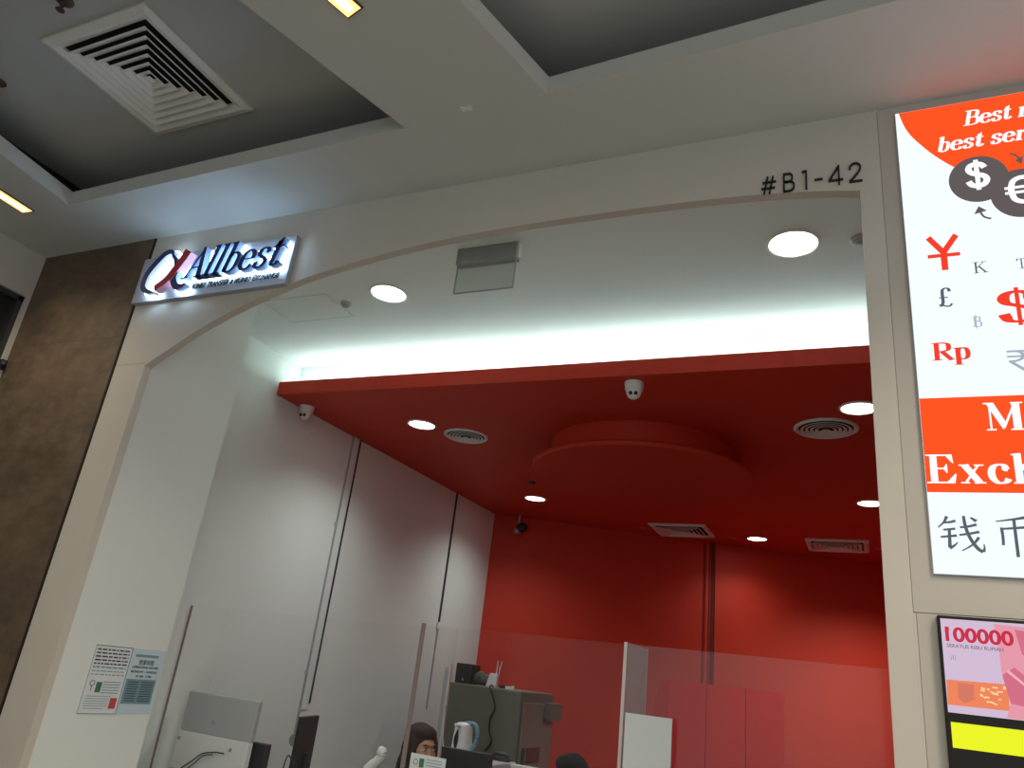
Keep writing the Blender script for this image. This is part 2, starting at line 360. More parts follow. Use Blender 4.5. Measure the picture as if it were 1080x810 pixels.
# ------------------------------------------------------------------ room shell
struct(MB().box((-9, -4, -.1), (4, D, 0)).build('floor', 'floor'))
struct(MB().box((-9, D, -.1), (4, 3.34, 0)).build('floor_entry', 'entryfloor'))
struct(MB().box((-9, 3.34, -.1), (4, 10.5, 0)).build('floor_shop', 'shopfloor'))
# mall ceiling plate with two coffer openings, 8 cm lip
LP = .08
cofL = [(-3.41, .3), (-3.683, 2.016), (-1.612, 2.001), (-2.13, .3)]
cofR = [(-1.417, .3), (-.987, 1.988), (1.3, 1.87), (1.3, .3)]
def ceiling_plate():
    bm = bmesh.new()
    # strips around holes built as quads
    def q(P): bm.faces.new([bm.verts.new((x, y, ZM)) for x, y in P])
    xl, xr, yb, yf = -8.5, 4, -4, D
    q([(xl, yb), (xr, yb), (xr, .3), (xl, .3)])
    q([(xl, .3), (-3.41, .3), (-3.683, 2.016), (xl, 2.05)])
    q([(-2.13, .3), (-1.417, .3), (-.987, 1.988), (-1.612, 2.001)])
    q([(1.3, .3), (xr, .3), (xr, 1.8), (1.3, 1.87)])
    q([(xl, 2.05), (-3.683, 2.016), (-3.683, yf), (xl, yf)])
    q([(-3.683, 2.016), (-1.612, 2.001), (-1.612, yf), (-3.683, yf)])
    q([(-1.612, 2.001), (-.987, 1.988), (-.987, yf), (-1.612, yf)])
    q([(-.987, 1.988), (1.3, 1.87), (1.3, yf), (-.987, yf)])
    q([(1.3, 1.87), (xr, 1.8), (xr, yf), (1.3, yf)])
    bmesh.ops.remove_doubles(bm, verts=bm.verts, dist=1e-5)
    r = bmesh.ops.extrude_face_region(bm, geom=bm.faces[:])
    for v in r['geom']:
        if isinstance(v, bmesh.types.BMVert): v.co.z += LP
    bmesh.ops.recalc_face_normals(bm, faces=bm.faces)
    me = bpy.data.meshes.new('ceiling'); bm.to_mesh(me); bm.free(); me.materials.append(M['mallceil'])
    o = bpy.data.objects.new('ceiling', me); C.objects.link(o); return struct(o)
ceiling_plate()
# raised coffer ceiling slabs, set back behind the lip
ZK = ZM+.27
k = MB(); k.box((-8.5, -4, ZK), (4, 2.7, ZK+.05)); struct(k.build('ceiling_coffer', 'coffer'))
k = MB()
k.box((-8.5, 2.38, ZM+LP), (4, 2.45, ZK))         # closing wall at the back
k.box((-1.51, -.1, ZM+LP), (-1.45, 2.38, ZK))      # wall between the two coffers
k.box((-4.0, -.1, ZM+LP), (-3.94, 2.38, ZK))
struct(k.build('wall_coffer', 'dark'))  # near-black colour paints in the shade of the coffer voids
# facade with the arched opening
arch = [(-3.241, 2.836), (-2.988, 2.983), (-2.847, 3.052), (-2.673, 3.122), (-2.446, 3.196), (-2.292, 3.235), (-2.09, 3.272), (-1.85, 3.306), (-1.55, 3.333), (-1.2, 3.345), (-.865, 3.345), (-.603, 3.340), (-.359, 3.330), (-.129, 3.309), (.044, 3.282)]
sm = smooth_pts(arch, 5)
poly = [(-3.457, 0), (-3.457, ZM), (.112, ZM), (.112, 0), (.044, 0)]+[(p.x, p.y) for p in sm[::-1]]+[(-3.241, 0)]
struct(MB().prism([(x, D, z) for x, z in poly], (0, FT, 0)).build('wall_front', 'facade'))
# bay panels round the light box and the screen, dark hairline seams
xg = .0012
p = aY(968, 646, D)
zseam = p.z
k = MB(); k.box((.112+xg, D, zseam+xg), (2.2, D+FT, ZM)); struct(k.build('wall_right_panel', 'facade2'))
k = MB(); k.box((.1122, D, 0), (.1185, D+FT, zseam-.001)); struct(k.build('trim_10', 'facade'))
k = MB(); k.box((.1185+xg, D, 0), (2.2, D+FT, zseam-.001)); struct(k.build('wall_right_panel', 'facade2'))
k = MB(); k.box((.10, D+.006, 0), (.2, D+.03, ZM)); struct(k.build('trim_1', 'grey'))
zj = aY(127, 385, D).z
k = MB(); k.box((-3.457, D-.0008, zj-.001), (-3.241, D, zj+.001)); struct(k.build('trim_2', 'grey'))
# box pier behind the left jamb and the recessed side wall
struct(MB().box((-3.95, D+FT, 0), (XB, YBOX, ZC+.02)).build('wall_left_pier', 'white'))
struct(MB().box((XW-.12, YBOX, 0), (XW, YB(XW)+.1, ZC+.1)).build('wall_left', 'white'))
struct(MB().box((XR, D+FT, 0), (XR+.12, 10.2, ZC+.1)).build('wall_right', 'red'))
# back wall, running obliquely
dn = Vector((-.55, 1, 0)).normalized()*.12
a = Vector((XW-.15, YB(XW-.15), 0)); b = Vector((XR+.1, YB(XR+.1), 0))
k = MB(); k.quad8([a, b, b+dn, a+dn], [v+Vector((0, 0, ZT)) for v in (a, b, b+dn, a+dn)]); struct(k.build('wall_back', 'red'))
bd = Vector((1, .55, 0)).normalized(); bn = Vector((.55, -1, 0)).normalized()
def wall_pt(x, off=0): return Vector((x, YB(x), 0))+bn*off
# shop ceiling (front), cove back wall, red slab, hidden roof
struct(MB().box((XW-.3, D+FT, ZC), (XR+.1, YCB, ZC+.06)).build('ceiling', 'shopceil'))
struct(MB().box((XW-.02, YCB, ZT), (XR+.1, YCB+.06, ZC+.06)).build('wall_cove', 'shopceil'))
P = [(XW, YS, ZS), (XR, YS, ZS), (XR, YB(XR)+.1, ZS), (XW, YB(XW)+.1, ZS)]
struct(MB().prism(P, (0, 0, ZT-ZS)).build('ceiling_soffit', 'red'))
# circular two tier feature under the soffit
cx, cy = -1.43, 5.09
k = MB().lathe((cx, cy, 0), [(.64, ZS+.01), (.64, EYE+1.455)], 96); neck = k.build('ceiling_ring', 'red', smooth=True)
k = MB().lathe((cx-.01, cy+.05, 0), [(.76, EYE+1.46), (.772, EYE+1.45), (.772, EYE+1.432), (.765, EYE+1.424)], 96); k2 = k.build('ceiling_disc', 'red', smooth=True)
struct(neck); struct(k2)
# LED strip laid in the cove
t = thing('cove_light', 'white glowing strip light hidden in the cove above the red soffit edge', 'light', (-1.5, 3.86, ZT))
MB().box((XW+.05, 3.845, ZT+.012), (XR-.05, 3.865, ZT+.02)).build('light_strip', 'led', t)
MB().box((XW+.04, 3.84, ZT), (XR-.04, 3.87, ZT+.012)).build('channel', 'alum', t)
# groove and trims on the back wall
def strip(x, w, off, m, name, z0=0, z1=ZS):
    p = wall_pt(x); k = MB(); a = p-bd*w/2+bn*.0; b = p+bd*w/2
    k.quad8([a+bn*off, b+bn*off, b, a], [v+Vector((0, 0, z1)) for v in (a+bn*off, b+bn*off, b, a)]); return struct(k.build(name, m))
def backx(px, py):   # where a photo column meets the oblique wall
    r = ray(px, py); s = (7.32-.55*XW)/(r.y-.55*r.x); return r.x*s
x = [backx(px, 640) for px in (741.5, 745, 747.2, 750.8, 755.5)]
strip(x[0], .012, .002, 'reddark', 'trim_3'); strip(x[1], .035, .012, 'red', 'trim_4'); strip(x[2], .01, .016, 'reddark', 'trim_5'); strip(x[3], .035, .003, 'reddark', 'trim_6'); strip(x[4], .045, .014, 'red', 'trim_7')
# brown stone wall, shadow gap, corridor wall
k = MB().box((XC, D-.004, 0), (-3.47, D+.1, ZM)); struct(k.build('wall_brown', 'stone'))
k = MB().box((-3.472, D-.0045, 0), (-3.458, D+.03, ZM)); struct(k.build('trim_8', 'dark'))
zq = aY(60, 362, D).z
k = MB().box((XC, D-.0046, zq-.001), (-3.472, D-.004, zq+.001)); struct(k.build('trim_9', 'stoneseam'))
zo1 = EYE+1.731; yo = 2.372
k = MB(); k.box((XC-.12, yo, 0), (XC, D+.1, ZM)); k.box((XC-.12, -4, zo1), (XC, yo, ZM)); struct(k.build('wall_corridor', 'facade2'))
t = thing('display_window', 'dark unlit display window in the side wall beside the brown stone wall', 'window', (XC, 1.2, 0))
MB().box((XC-.10, -3, 0), (XC-.07, yo, zo1)).build('dark_pane', 'blackm', t)
MB().box((XC-.07, yo-.03, 0), (XC-.02, yo, zo1)).box((XC-.07, -3, zo1-.03), (XC-.02, yo, zo1)).build('frame', 'charcoal', t)
# small black bracket camera on the corridor wall
p = aX(3, 385, XC+.0)
t = thing('wall_bracket', 'small black bracket on the edge of the dark display window at far left', 'bracket', p)
MB().box((XC-.02, p.y-.02, p.z-.03), (XC+.015, p.y+.02, p.z+.03)).build('back_plate', 'black', t, bevel=.003)
MB().tube([(XC+.01, p.y, p.z), (XC+.05, p.y-.03, p.z)], .012).build('arm', 'black', t, smooth=True)
# ------------------------------------------------------------------ ceiling fittings, mall side
def square_diffuser(cx, cy, z, a, n, name, label, frame=.05, deep=.10, ar=1.0, group=None, mm='diffw'):
    t = thing(name, label, 'air vent', (cx, cy, z), group)
    h = a/2
    k = MB()
    def ring(k, h0, z0, h1, z1):
        k.add([(cx-h0, cy-h0*ar, z0), (cx+h0, cy-h0*ar, z0), (cx+h0, cy+h0*ar, z0), (cx-h0, cy+h0*ar, z0), (cx-h1, cy-h1*ar, z1), (cx+h1, cy-h1*ar, z1), (cx+h1, cy+h1*ar, z1), (cx-h1, cy+h1*ar, z1)],
              [(0, 1, 5, 4), (1, 2, 6, 5), (2, 3, 7, 6), (3, 0, 4, 7)])
    ring(k, h, z, h, z-.012); ring(k, h, z-.012, h-frame*.5, z-.022); ring(k, h-frame*.5, z-.022, h-frame, z-.012); ring(k, h-frame, z-.012, h-frame-.005, z+.03)
    k.build('frame', mm, t)
    kb = MB().box((cx-h+.02, cy-(h-.02)*ar, z-.0015), (cx+h-.02, cy+(h-.02)*ar, z-.0005)); kb.build('dark_throat', 'blackm', t)
    step = (h-frame)/(n+.6)
    for i in range(n):
        hh = h-frame-.004-step*i-step*.25
        k = MB(); w = step*.80
        ring(k, hh, z-.030, hh-w, z-.008); ring(k, hh, z-.030, hh-.003, z-.031); ring(k, hh-.003, z-.031, hh-w-.002, z-.010)
        k.build('louvre', mm, t)
    hh = h-frame-step*n-step*.1
    k = MB(); k.add([(cx-hh, cy-hh*ar, z-.028), (cx+hh, cy-hh*ar, z-.028), (cx+hh, cy+hh*ar, z-.028), (cx-hh, cy+hh*ar, z-.028), (cx, cy, z-.016)], [(0, 1, 2, 3), (0, 1, 4), (1, 2, 4), (2, 3, 4), (3, 0, 4)]); k.build('centre_cone', mm, t)
    return t
c0 = [aZ(*q, ZK-.012) for q in ((43, 42), (152, 6), (267, 117), (165, 142))]
dcx = sum(v.x for v in c0)/4; dcy = sum(v.y for v in c0)/4
square_diffuser(dcx, dcy, ZK, .62, 6, 'ceiling_diffuser', 'large square stepped air diffuser in the recessed mall ceiling at upper left', .06)
def sprinkler(p, label):
    t = thing('sprinkler', label, 'sprinkler', p, 'dark sprinklers in the mall ceiling')
    MB().lathe(p, [(.036, 0), (.036, -.004), (.024, -.012), (.012, -.014)], 20).build('escutcheon', 'brass', t, smooth=True)
    MB().lathe(p, [(.010, -.012), (.010, -.03), (.006, -.032), (.006, -.05)], 12).build('stem', 'brass', t)
    MB().lathe(p, [(.016, -.05), (.018, -.053)], 14).build('deflector', 'brass', t)
sprinkler(aZ(68, 0, ZK), 'brown sprinkler head above the large square air diffuser')
sprinkler(aZ(-2, 86, ZK), 'brown sprinkler head cut by the left edge of the picture')
def slit(A, B, w, label):   # A = visible end centre, B = toward frame edge
    a = aZ(*A, ZM); b = aZ(*B, ZM); d = (b-a).normalized(); e = d*.6; n = Vector((-d.y, d.x, 0))*w/2
    t = thing('linear_light', label, 'light', a, 'slot lights in the mall ceiling')
    k = MB(); k.quad8([a-n, a+n, a+e+n, a+e-n], [v-Vector((0, 0, .006)) for v in (a-n, a+n, a+e+n, a+e-n)]); k.build('frame', 'brass', t)
    i = .85; o = Vector((0, 0, -.0065)); z = Vector((0, 0, -.001)); a2 = a+d*.006
    k = MB(); q = [a2-n*i+o, a2+n*i+o, a+e+n*i+o, a+e-n*i+o]; k.quad8(q, [v+z for v in q]); k.build('lens', 'warm', t)
    k = MB(); i = .4; o = Vector((0, 0, -.0078)); a2 = a+d*.02; q = [a2-n*i+o, a2+n*i+o, a+e+n*i+o, a+e-n*i+o]; k.quad8(q, [v+z for v in q]); k.build('lamp_tube', 'warmc', t)
slit((30.5, 223), (0, 203.5), .085, 'warm slot light in the ceiling at the left picture edge')
slit((375.5, 13), (356, -4), .08, 'warm slot light at the top edge between the two ceiling recesses')
p = aZ(492, 114, ZM)
t = tag(MB().prism([p+Vector(q) for q in ((-.02, -.014, 0), (0, -.005, 0), (.02, -.014, 0), (.02, .014, 0), (0, .005, 0), (-.02, .014, 0))], (0, 0, -.006)).build('ceiling_clip', 'diffw'), 'tiny white bow shaped clip on the ceiling between the recesses', 'clip')
p = aZ(10, 278, ZM)
tag(MB().lathe(p, [(.016, 0), (.016, -.006), (.008, -.010)], 14).build('ceiling_stud', 'grey', smooth=True), 'small grey stud on the ceiling above the brown wall', 'stud')
# ------------------------------------------------------------------ unit number
t = thing('unit_number', 'black raised unit number letters on the facade above the arch', 'sign', aY(855, 196, D))
x1 = aY(803, 205, D-.012); 
put_glyphs(['#', 'b1', '1', '-', '4', '2'], (802.5, 206), (911.5, 190.5), (801.6, 186.5), D-.007, .007, 'character', 'black', t, per=True, slant=0, track=.16)
# ------------------------------------------------------------------ shop sign
t = thing('shop_sign', 'white shop name sign with glowing blue letters left of the arch', 'sign', aY(230, 290, D))
Yp = D-.03
pr = aY(313.5, 247.5, Yp); pb = aY(304.5, 298.5, Yp); 
MB().box((-3.456, Yp, pb.z), (pr.x, D, pr.z)).build('backing_panel', 'signpanel', t, bevel=.002)
YF = Yp-.055
def sign_letters(chars, A, B, top, K, T, slant, track):
    # halo layer (light-giving acrylic back), letter body with returns painted lighter as if lit
    put_glyphs(chars, A, B, top, YF, .036, 'letter', 'navy', t, K, T, slant, track, per=True, sidem='navylit')
    p0 = aY(*A, YF); p1 = aY(*B, YF); pt = aY(*top, YF); w, G = lay(chars, K+.10, T+.10, slant, track); sx = (p1.x-p0.x)/w; sz = pt.z-p0.z
    for g in G:
        k = MB()
        for q in g: k.prism([(p0.x+v.x*sx, YF+.036, p0.z+v.y*sz) for v in q], (0, .008, 0))
        k.build('halo_back', 'halo', t)
sign_letters('Allbest', (190, 294), (290.5, 282.3), (186, 266), .16, .06, .24, -.02)
# alpha mark
def px_ribbon(P, wf, Y, depth, name, m, sidem, hal=True):
    W = [aY(*q, Y) for q in P]; L = smooth_pts([(v.x, v.z) for v in W], 8)
    Q = ribbon(L, wf); k = MB()
    for i, q in enumerate(Q):
        PP = [Vector((v.x, Y, v.y)) for v in q]; k.cur = 0; k.add(PP, [(0, 1, 2, 3)]); k.cur = 1
        dd = Vector((0, depth, 0)); k.add(PP+[v+dd for v in PP], [(i, (i+1) % 4, 4+(i+1) % 4, 4+i) for i in range(4)])
    k.build(name, [m, sidem], t)
    if hal:
        k = MB()
        for q in ribbon(L, lambda s, d: wf(s, d)+.022): k.prism([(v.x, Y+depth, v.y) for v in q], (0, .008, 0))
        k.build('halo_back', 'halo', t)
px_ribbon([(183, 268), (180.5, 265.5), (174, 268), (163, 279), (154, 291), (150.5, 302), (154, 307), (162, 308)], lambda s, d: .012+.028*math.sin(math.pi*min(1, s*1.05))**.8, YF, .036, 'mark_loop', 'navy', 'lgrey')
px_ribbon([(182, 268), (185.5, 275), (186, 284), (182.5, 294), (184.5, 301), (189, 302), (195, 299)], lambda s, d: .010+.028*math.sin(math.pi*s)**.7, YF, .036, 'mark_leg', 'navy', 'navylit')
px_ribbon([(199, 264), (186, 282), (175, 295), (162, 304)], lambda s, d: .056-.022*s, YF-.006, .04, 'mark_slash', 'redl', 'pinkside', False)
txt('MONEY TRANSFER & MONEY EXCHANGE', (200, 305.3), (294.2, 292.2), (199, 300.0), Yp-.003, 'strapline', 'blackm', t, bold=.015, shear=.25, depth=.003)
# ------------------------------------------------------------------ light box
lx0 = aY(943.5, 120, D-.01).x; lz1 = aY(943.5, 120, D-.01).z; lz0 = aY(978.5, 605, D-.01).z; lx1 = 1.6
YL = D-.008
t = thing('light_box', 'tall backlit poster with currency symbols and an orange money exchange banner', 'sign', (lx0, D, lz0))
MB().box((lx0, YL, lz0), (lx1, D, lz1)).build('housing', 'alum', t)
MB().box((lx0+.002, YL-.002, lz0+.002), (lx1, YL, lz1-.002)).build('lit_face', 'lbw', t)
Y1 = YL-.0028; Y2 = YL-.0036
# orange top field bounded by a big curve
cur = [(948, 120.5), (954, 134), (962, 144.5), (972, 153.5), (982, 161.5), (994, 169.5), (1006, 176), (1020, 182), (1040, 188), (1062, 190), (1080, 188)]
cp = smooth_pts([(aY(*q, Y1).x, aY(*q, Y1).z) for q in cur], 4)
poly = [(v.x, Y1, v.y) for v in cp]+[(lx1, Y1, cp[-1].y+.03), (lx1, Y1, lz1-.003), (cp[0].x, Y1, lz1-.003)]
MB().prism(poly, (0, .0006, 0)).build('orange_field', 'lbo', t)
def blob(cxp, rx, rz, name, Y, m):
    q = aY(*cxp, Y); MB().prism([(q.x+rx*math.cos(a*math.pi/24), Y, q.z+rz*math.sin(a*math.pi/24)) for a in range(48)], (0, .0005, 0)).build(name, m, t)
w1 = (aY(1064, 186, Y2).x-aY(1000, 190, Y2).x)/2; h1 = (aY(1032, 164.5, Y2).z-aY(1032, 213, Y2).z)/2
blob((1032, 188.5), w1, h1, 'coin_disc', Y2, 'lbgrey'); blob((1078, 203), w1*1.02, h1*1.02, 'coin_disc', Y2-.0001, 'lbgrey')
Y3 = YL-.0046
put_glyphs('@', (1018, 201), (1047, 198.5), (1016.5, 171), Y3, .0005, 'symbol', 'lbt', t)
put_glyphs('O', (1061, 216.5), (1094, 213), (1059, 187.5), Y3, .0005, 'symbol', 'lbt', t)
def arrow(P, w, tip, name):
    W = [aY(*q, Y3) for q in P]; L = smooth_pts([(v.x, v.z) for v in W], 6); k = MB()
    for q in ribbon(L, lambda s, d: w): k.prism([(v.x, Y3, v.y) for v in q], (0, .0005, 0))
    T3 = [aY(*q, Y3) for q in tip]; k.prism([(v.x, Y3, v.z) for v in T3], (0, .0005, 0)); k.build(name, 'lbgrey', t)
arrow([(1065, 162), (1071, 163.5), (1075.5, 168)], .006, [(1070.5, 169), (1079, 164), (1077.5, 173)], 'arrow')
arrow([(1045.5, 230.5), (1038, 228.5), (1034, 223.5)], .006, [(1027.5, 226), (1041, 222), (1032, 217.5)], 'arrow')
put_glyphs('Best r', (1015.5, 133), (1083.5, 120), (1013.5, 118), Y3, .0005, 'lettering', 'lbt', t, .19, .05, .2)
put_glyphs('best ser', (987.5, 161), (1081, 143), (985.8, 146), Y3, .0005, 'lettering', 'lbt', t, .19, .05, .2, track=.005)
put_glyphs('Y', (979, 286.5), (1014.5, 283.5), (976.5, 250), Y3, .0005, 'symbol', 'lbred', t)
put_glyphs('K', (1026, 288.5), (1042.5, 287), (1025, 276.8), Y3, .0005, 'symbol', 'lbdk', t, .1, .05)
put_glyphs('T', (1072.5, 283.5), (1084, 282.5), (1072, 273), Y3, .0005, 'symbol', 'lbdk', t, .09, .05)
put_glyphs('L', (989, 324), (1006.5, 322.5), (988, 304), Y3, .0005, 'symbol', 'lbdk', t, .13, .06)
put_glyphs('B', (1026, 345), (1036.5, 344.5), (1025, 334), Y3, .0005, 'symbol', 'lbmid', t, .12, .07)
a = aY(1030.5, 346.5, Y3); b = aY(1030, 331.5, Y3); MB().box((a.x-.001, Y3, a.z), (a.x+.0012, Y3+.0005, b.z)).build('symbol_bar', 'lbmid', t)
put_glyphs('$', (1053.5, 341.5), (1099, 338.5), (1051.5, 306), Y3, .0005, 'symbol', 'lbred', t, .19, .06)
put_glyphs('Rp', (983, 380.5), (1025, 378), (981.5, 362), Y3, .0005, 'symbol', 'lbred', t, .19, .06)
put_glyphs('I', (1062, 393), (1090, 391.5), (1060, 370), Y3, .0005, 'symbol', 'lbmid', t)
za = aY(965, 420.5, Y1).z; zb_ = aY(973, 519, Y1).z
MB().box((lx0+.002, Y1, zb_), (lx1, Y1+.0006, za)).build('orange_banner', 'lbo', t)
put_glyphs('M', (1039, 454), (1083.5, 452.5), (1037, 425), Y3, .0005, 'lettering', 'lbt', t, .20, .05)
put_glyphs('Exch', (977.5, 509.5), (1099, 508), (975.5, 479.5), Y3, .0005, 'lettering', 'lbt', t, .175, .05, track=.05)
put_glyphs(['qian'], (990, 581.5), (1040.5, 583.5), (988, 543.5), Y3, .0005, 'lettering', 'lbdk', t)
put_glyphs(['bi'], (1050, 583.5), (1098, 585.5), (1048, 544.5), Y3, .0005, 'lettering', 'lbdk', t)
# ------------------------------------------------------------------ screen below
Yt = D-.02
a = aY(988, 648.5, Yt); zt = a.z; tx0 = a.x
tb = aY(1003, 800, Yt).z-.35
t = thing('display_screen', 'black framed screen showing a pink and orange banknote under the light box', 'screen', (tx0, D, tb))
MB().box((tx0, Yt, tb), (1.5, D, zt)).build('frame', 'blackm', t, bevel=.003)
y = Yt-.0008
s0 = aY(991.5, 652, y); s1 = aY(999.5, 751, y)
k = MB().box((s0.x, y, s1.z), (1.45, Yt, s0.z)); k.build('screen_image', 'tvl', t)
def tvq(P, m, name='picture_patch', d=.0006):
    MB().prism([aY(*q, y-d) for q in P], (0, .0003, 0)).build(name, m, t)
tvq([(1048, 658), (1090, 663), (1092, 762), (1062, 757), (1068, 735), (1056, 708), (1054, 690)], 'tvr')
tvq([(1070, 664), (1092, 668), (1092, 700), (1078, 690)], 'tvr2', d=.0009)
tvq([(1057, 712), (1070, 704), (1092, 722), (1092, 748), (1066, 742)], 'tvr2', d=.0009)
tvq([(998.2, 716.5), (1063, 722), (1065, 750), (999.6, 743)], 'tvo')
tvq([(1010, 720), (1027, 722), (1028, 738), (1018, 742), (1011, 737)], 'tvo2', d=.0009)
tvq([(1063, 706), (1082, 722), (1082, 725), (1062, 709)], 'tvp', d=.0012)
for i in range(26):
    px = random.uniform(1034, 1060); py = random.uniform(724, 744); q = aY(px, py, y-.0012)
    MB().prism([(q.x+.0035*math.cos(a*math.pi/4), q.y, q.z+.0022*math.sin(a*math.pi/4)) for a in range(8)], (0, .0003, 0)).build('picture_speck', 'tvc', t)
txt('100000', (997.5, 675.3), (1070, 682.5), (996, 660.5), y-.001, 'lettering', 'tvn', t, bold=.03)
tvq([(996.3, 665.5), (1000.5, 660.8), (1001, 664.5), (997.2, 668)], 'tvn', 'lettering', d=.002)
txt('SERATUS RIBU RUPIAH', (998.8, 682.3), (1058.5, 687.2), (998.4, 678.6), y-.001, 'lettering', 'tvk', t, bold=.02)
txt('JB', (1065, 699), (1071, 700), (1064.5, 684), y-.0012, 'lettering', 'tvr2', t) if False else None
q = aY(1003, 696, y-.001); k = MB()
for dx, dz in ((0, .0), (.004, .002), (.008, -.001)): k.prism([(q.x+dx, q.y, q.z+dz), (q.x+dx+.0012, q.y, q.z+dz), (q.x+dx+.004, q.y, q.z+dz+.012), (q.x+dx+.003, q.y, q.z+dz+.012)], (0, .0003, 0))
k.build('signature', 'tvk', t)
za = aY(1076, 770, y).z; zb_ = aY(1078, 798, y).z
MB().box((s0.x+.004, y, zb_), (1.45, Yt, za)).build('ticker_bar', 'tvy', t)
# ------------------------------------------------------------------ shop ceiling fittings
def downlight(x, y, z, r, label, group, power, cone=130):
    t = thing('downlight', label, 'light', (x, y, z), group)
    MB().lathe((x, y, z), [(r*1.16, 0), (r*1.16, -.005), (r*1.04, -.009), (r, -.006), (r, 0)], 40, cap=False).build('trim_ring', 'diffw', t, smooth=True)
    MB().lathe((x, y, z), [(r*.99, -.001), (r*.99, -.004)], 40).build('lens', 'down', t)
    L = bpy.data.lights.new('lamp', 'SPOT'); L.energy = power; L.spot_size = math.radians(cone); L.spot_blend = 1; L.shadow_soft_size = r*.8; L.color = (.90, 1, .97)
    o = bpy.data.objects.new('lamp', L); C.objects.link(o); o.parent = t; o.location = (0, 0, -.03)
    return t
g = 'recessed round downlights'
downlight(*aZ(410, 309, ZC).xy, ZC, .095, 'round white downlight in the white shop ceiling, nearer the blue lettered sign', g, 18, 100)
downlight(*aZ(836.5, 256.5, ZC).xy, ZC, .10, 'round white downlight in the white shop ceiling, nearest the unit number', g, 46, 100)
for q, lab in (((445, 447.5), 'front left downlight in the red soffit, beside the round vent'), ((564.5, 525.5), 'rear left downlight in the red soffit, above the dark dome camera'),
               ((798.5, 568), 'small downlight in the red soffit between the two square vents'), ((906, 430), 'front right downlight in the red soffit, beside the right round vent'), ((918, 530.5), 'rear right downlight in the red soffit, cut by the facade edge'), ((970, 575), 'unseen downlight added behind the right pillar to brighten the red rear wall')):  # last entry is an unseen lamp added to brighten the rear wall
    downlight(*aZ(*q, ZS).xy, ZS, .092, lab, g, {798.5: 28, 970: 210, 918: 150, 906: 40, 445: 50}.get(q[0], 52), 140)
def round_vent(px, py, r, label):
    q = aZ(px, py, ZS); t = thing('round_vent', label, 'air vent', q, 'round ceiling vents')
    MB().lathe(q, [(r, 0), (r, -.006), (r*.93, -.014), (r*.85, -.008), (r*.84, 0)], 56, cap=False).build('rim', 'diffw', t, smooth=True)
    MB().lathe(q, [(r*.9, -.0015), (r*.9, -.001)], 48).build('dark_throat', 'blackm', t)
    for f in (.79, .64, .49, .34):
        MB().lathe(q, [(r*f, -.013), (r*(f-.095), -.009), (r*(f-.095), -.011), (r*f, -.016), (r*f, -.013)], 48, cap=False).build('cone_ring', 'diffw', t, smooth=True)
    MB().lathe(q, [(r*.17, -.020), (r*.10, -.012), (.004, -.010)], 24).build('centre_cap', 'diffw', t, smooth=True)
round_vent(491.5, 459.5, .165, 'round white ceiling vent at left, beside a downlight and the side wall')
round_vent(871, 451.5, .185, 'round white ceiling vent at right, near the facade edge')
for P, lab in ((((684, 552.6), (745, 554), (753.3, 566.9), (696.3, 564.8)), 'square slatted vent in the red soffit above the dark wall groove'), (((848, 568), (916.2, 570), (918, 583.7), (853.2, 581)), 'square slatted vent in the red soffit at right, nearest the facade edge')):
    V = [aZ(*q, ZS-.01) for q in P]; cxx = sum(v.x for v in V)/4; cyy = sum(v.y for v in V)/4
    square_diffuser(cxx, cyy, ZS, .58, 5, 'square_vent', lab, .05, group='square vents in the red soffit')
for px, py, lab in ((678.5, 556.7, 'tiny pale sprinkler cover plate left of the square vents'), (773, 567.2, 'tiny pale sprinkler cover plate left of the small downlight'), (925, 578, 'tiny pale sprinkler cover plate at the facade edge')):
    q = aZ(px, py, ZS); tag(MB().lathe(q, [(.04, 0), (.04, -.006), (.034, -.010)], 24).build('sprinkler_cover', 'pinktrim', smooth=True), lab, 'sprinkler', 'sprinkler covers in the red soffit')
q = aZ(561, 508.5, ZS); tag(MB().lathe(q, [(.035, 0), (.03, -.012), (.012, -.02)], 20).build('ceiling_sensor', 'charcoal', smooth=True), 'tiny dark sensor in the red soffit behind the front left downlight', 'sensor')
# smoke detector and half hidden detector on white ceiling
for px, py, r, lab in ((365, 319.5, .032, 'small grey round detector on the white ceiling above the cove'), (909, 251.5, .045, 'grey round detector half hidden by the right facade edge')):
    q = aZ(px, py, ZC); t = thing('smoke_detector', lab, 'detector', q, 'ceiling detectors')
    MB().lathe(q, [(r, 0), (r, -.008), (r*.85, -.014)], 28).build('base', 'lgrey', t, smooth=True)
    MB().lathe(q, [(r*.7, -.012), (r*.6, -.024), (r*.3, -.028)], 28).build('sensor_cap', 'grey', t, smooth=True)
# access panel: hairline frame
q = [aZ(*v, ZC) for v in ((281, 320), (307, 340), (384, 332.5))]
c4 = q[0]+(q[2]-q[1])
t = thing('access_panel', 'flush ceiling access panel with a hairline edge near the blue lettered sign', 'panel', (q[1]+c4)/2)
x0, x1_, y0, y1_ = -3.185, -2.72, 2.98, 3.262
MB().box((x0+.002, y0+.002, ZC-.001), (x1_-.002, y1_-.002, ZC)).build('panel_face', 'shopceil', t)
k = MB(); k.box((x0, y0, ZC-.0014), (x0+.0018, y1_, ZC)); k.box((x0, y1_-.003, ZC-.0014), (x1_, y1_, ZC)); k.box((x1_-.001, y0, ZC-.0008), (x1_, y1_, ZC)); k.box((x0, y0, ZC-.0008), (x1_, y0+.001, ZC)); k.build('panel_gap', 'grey', t)
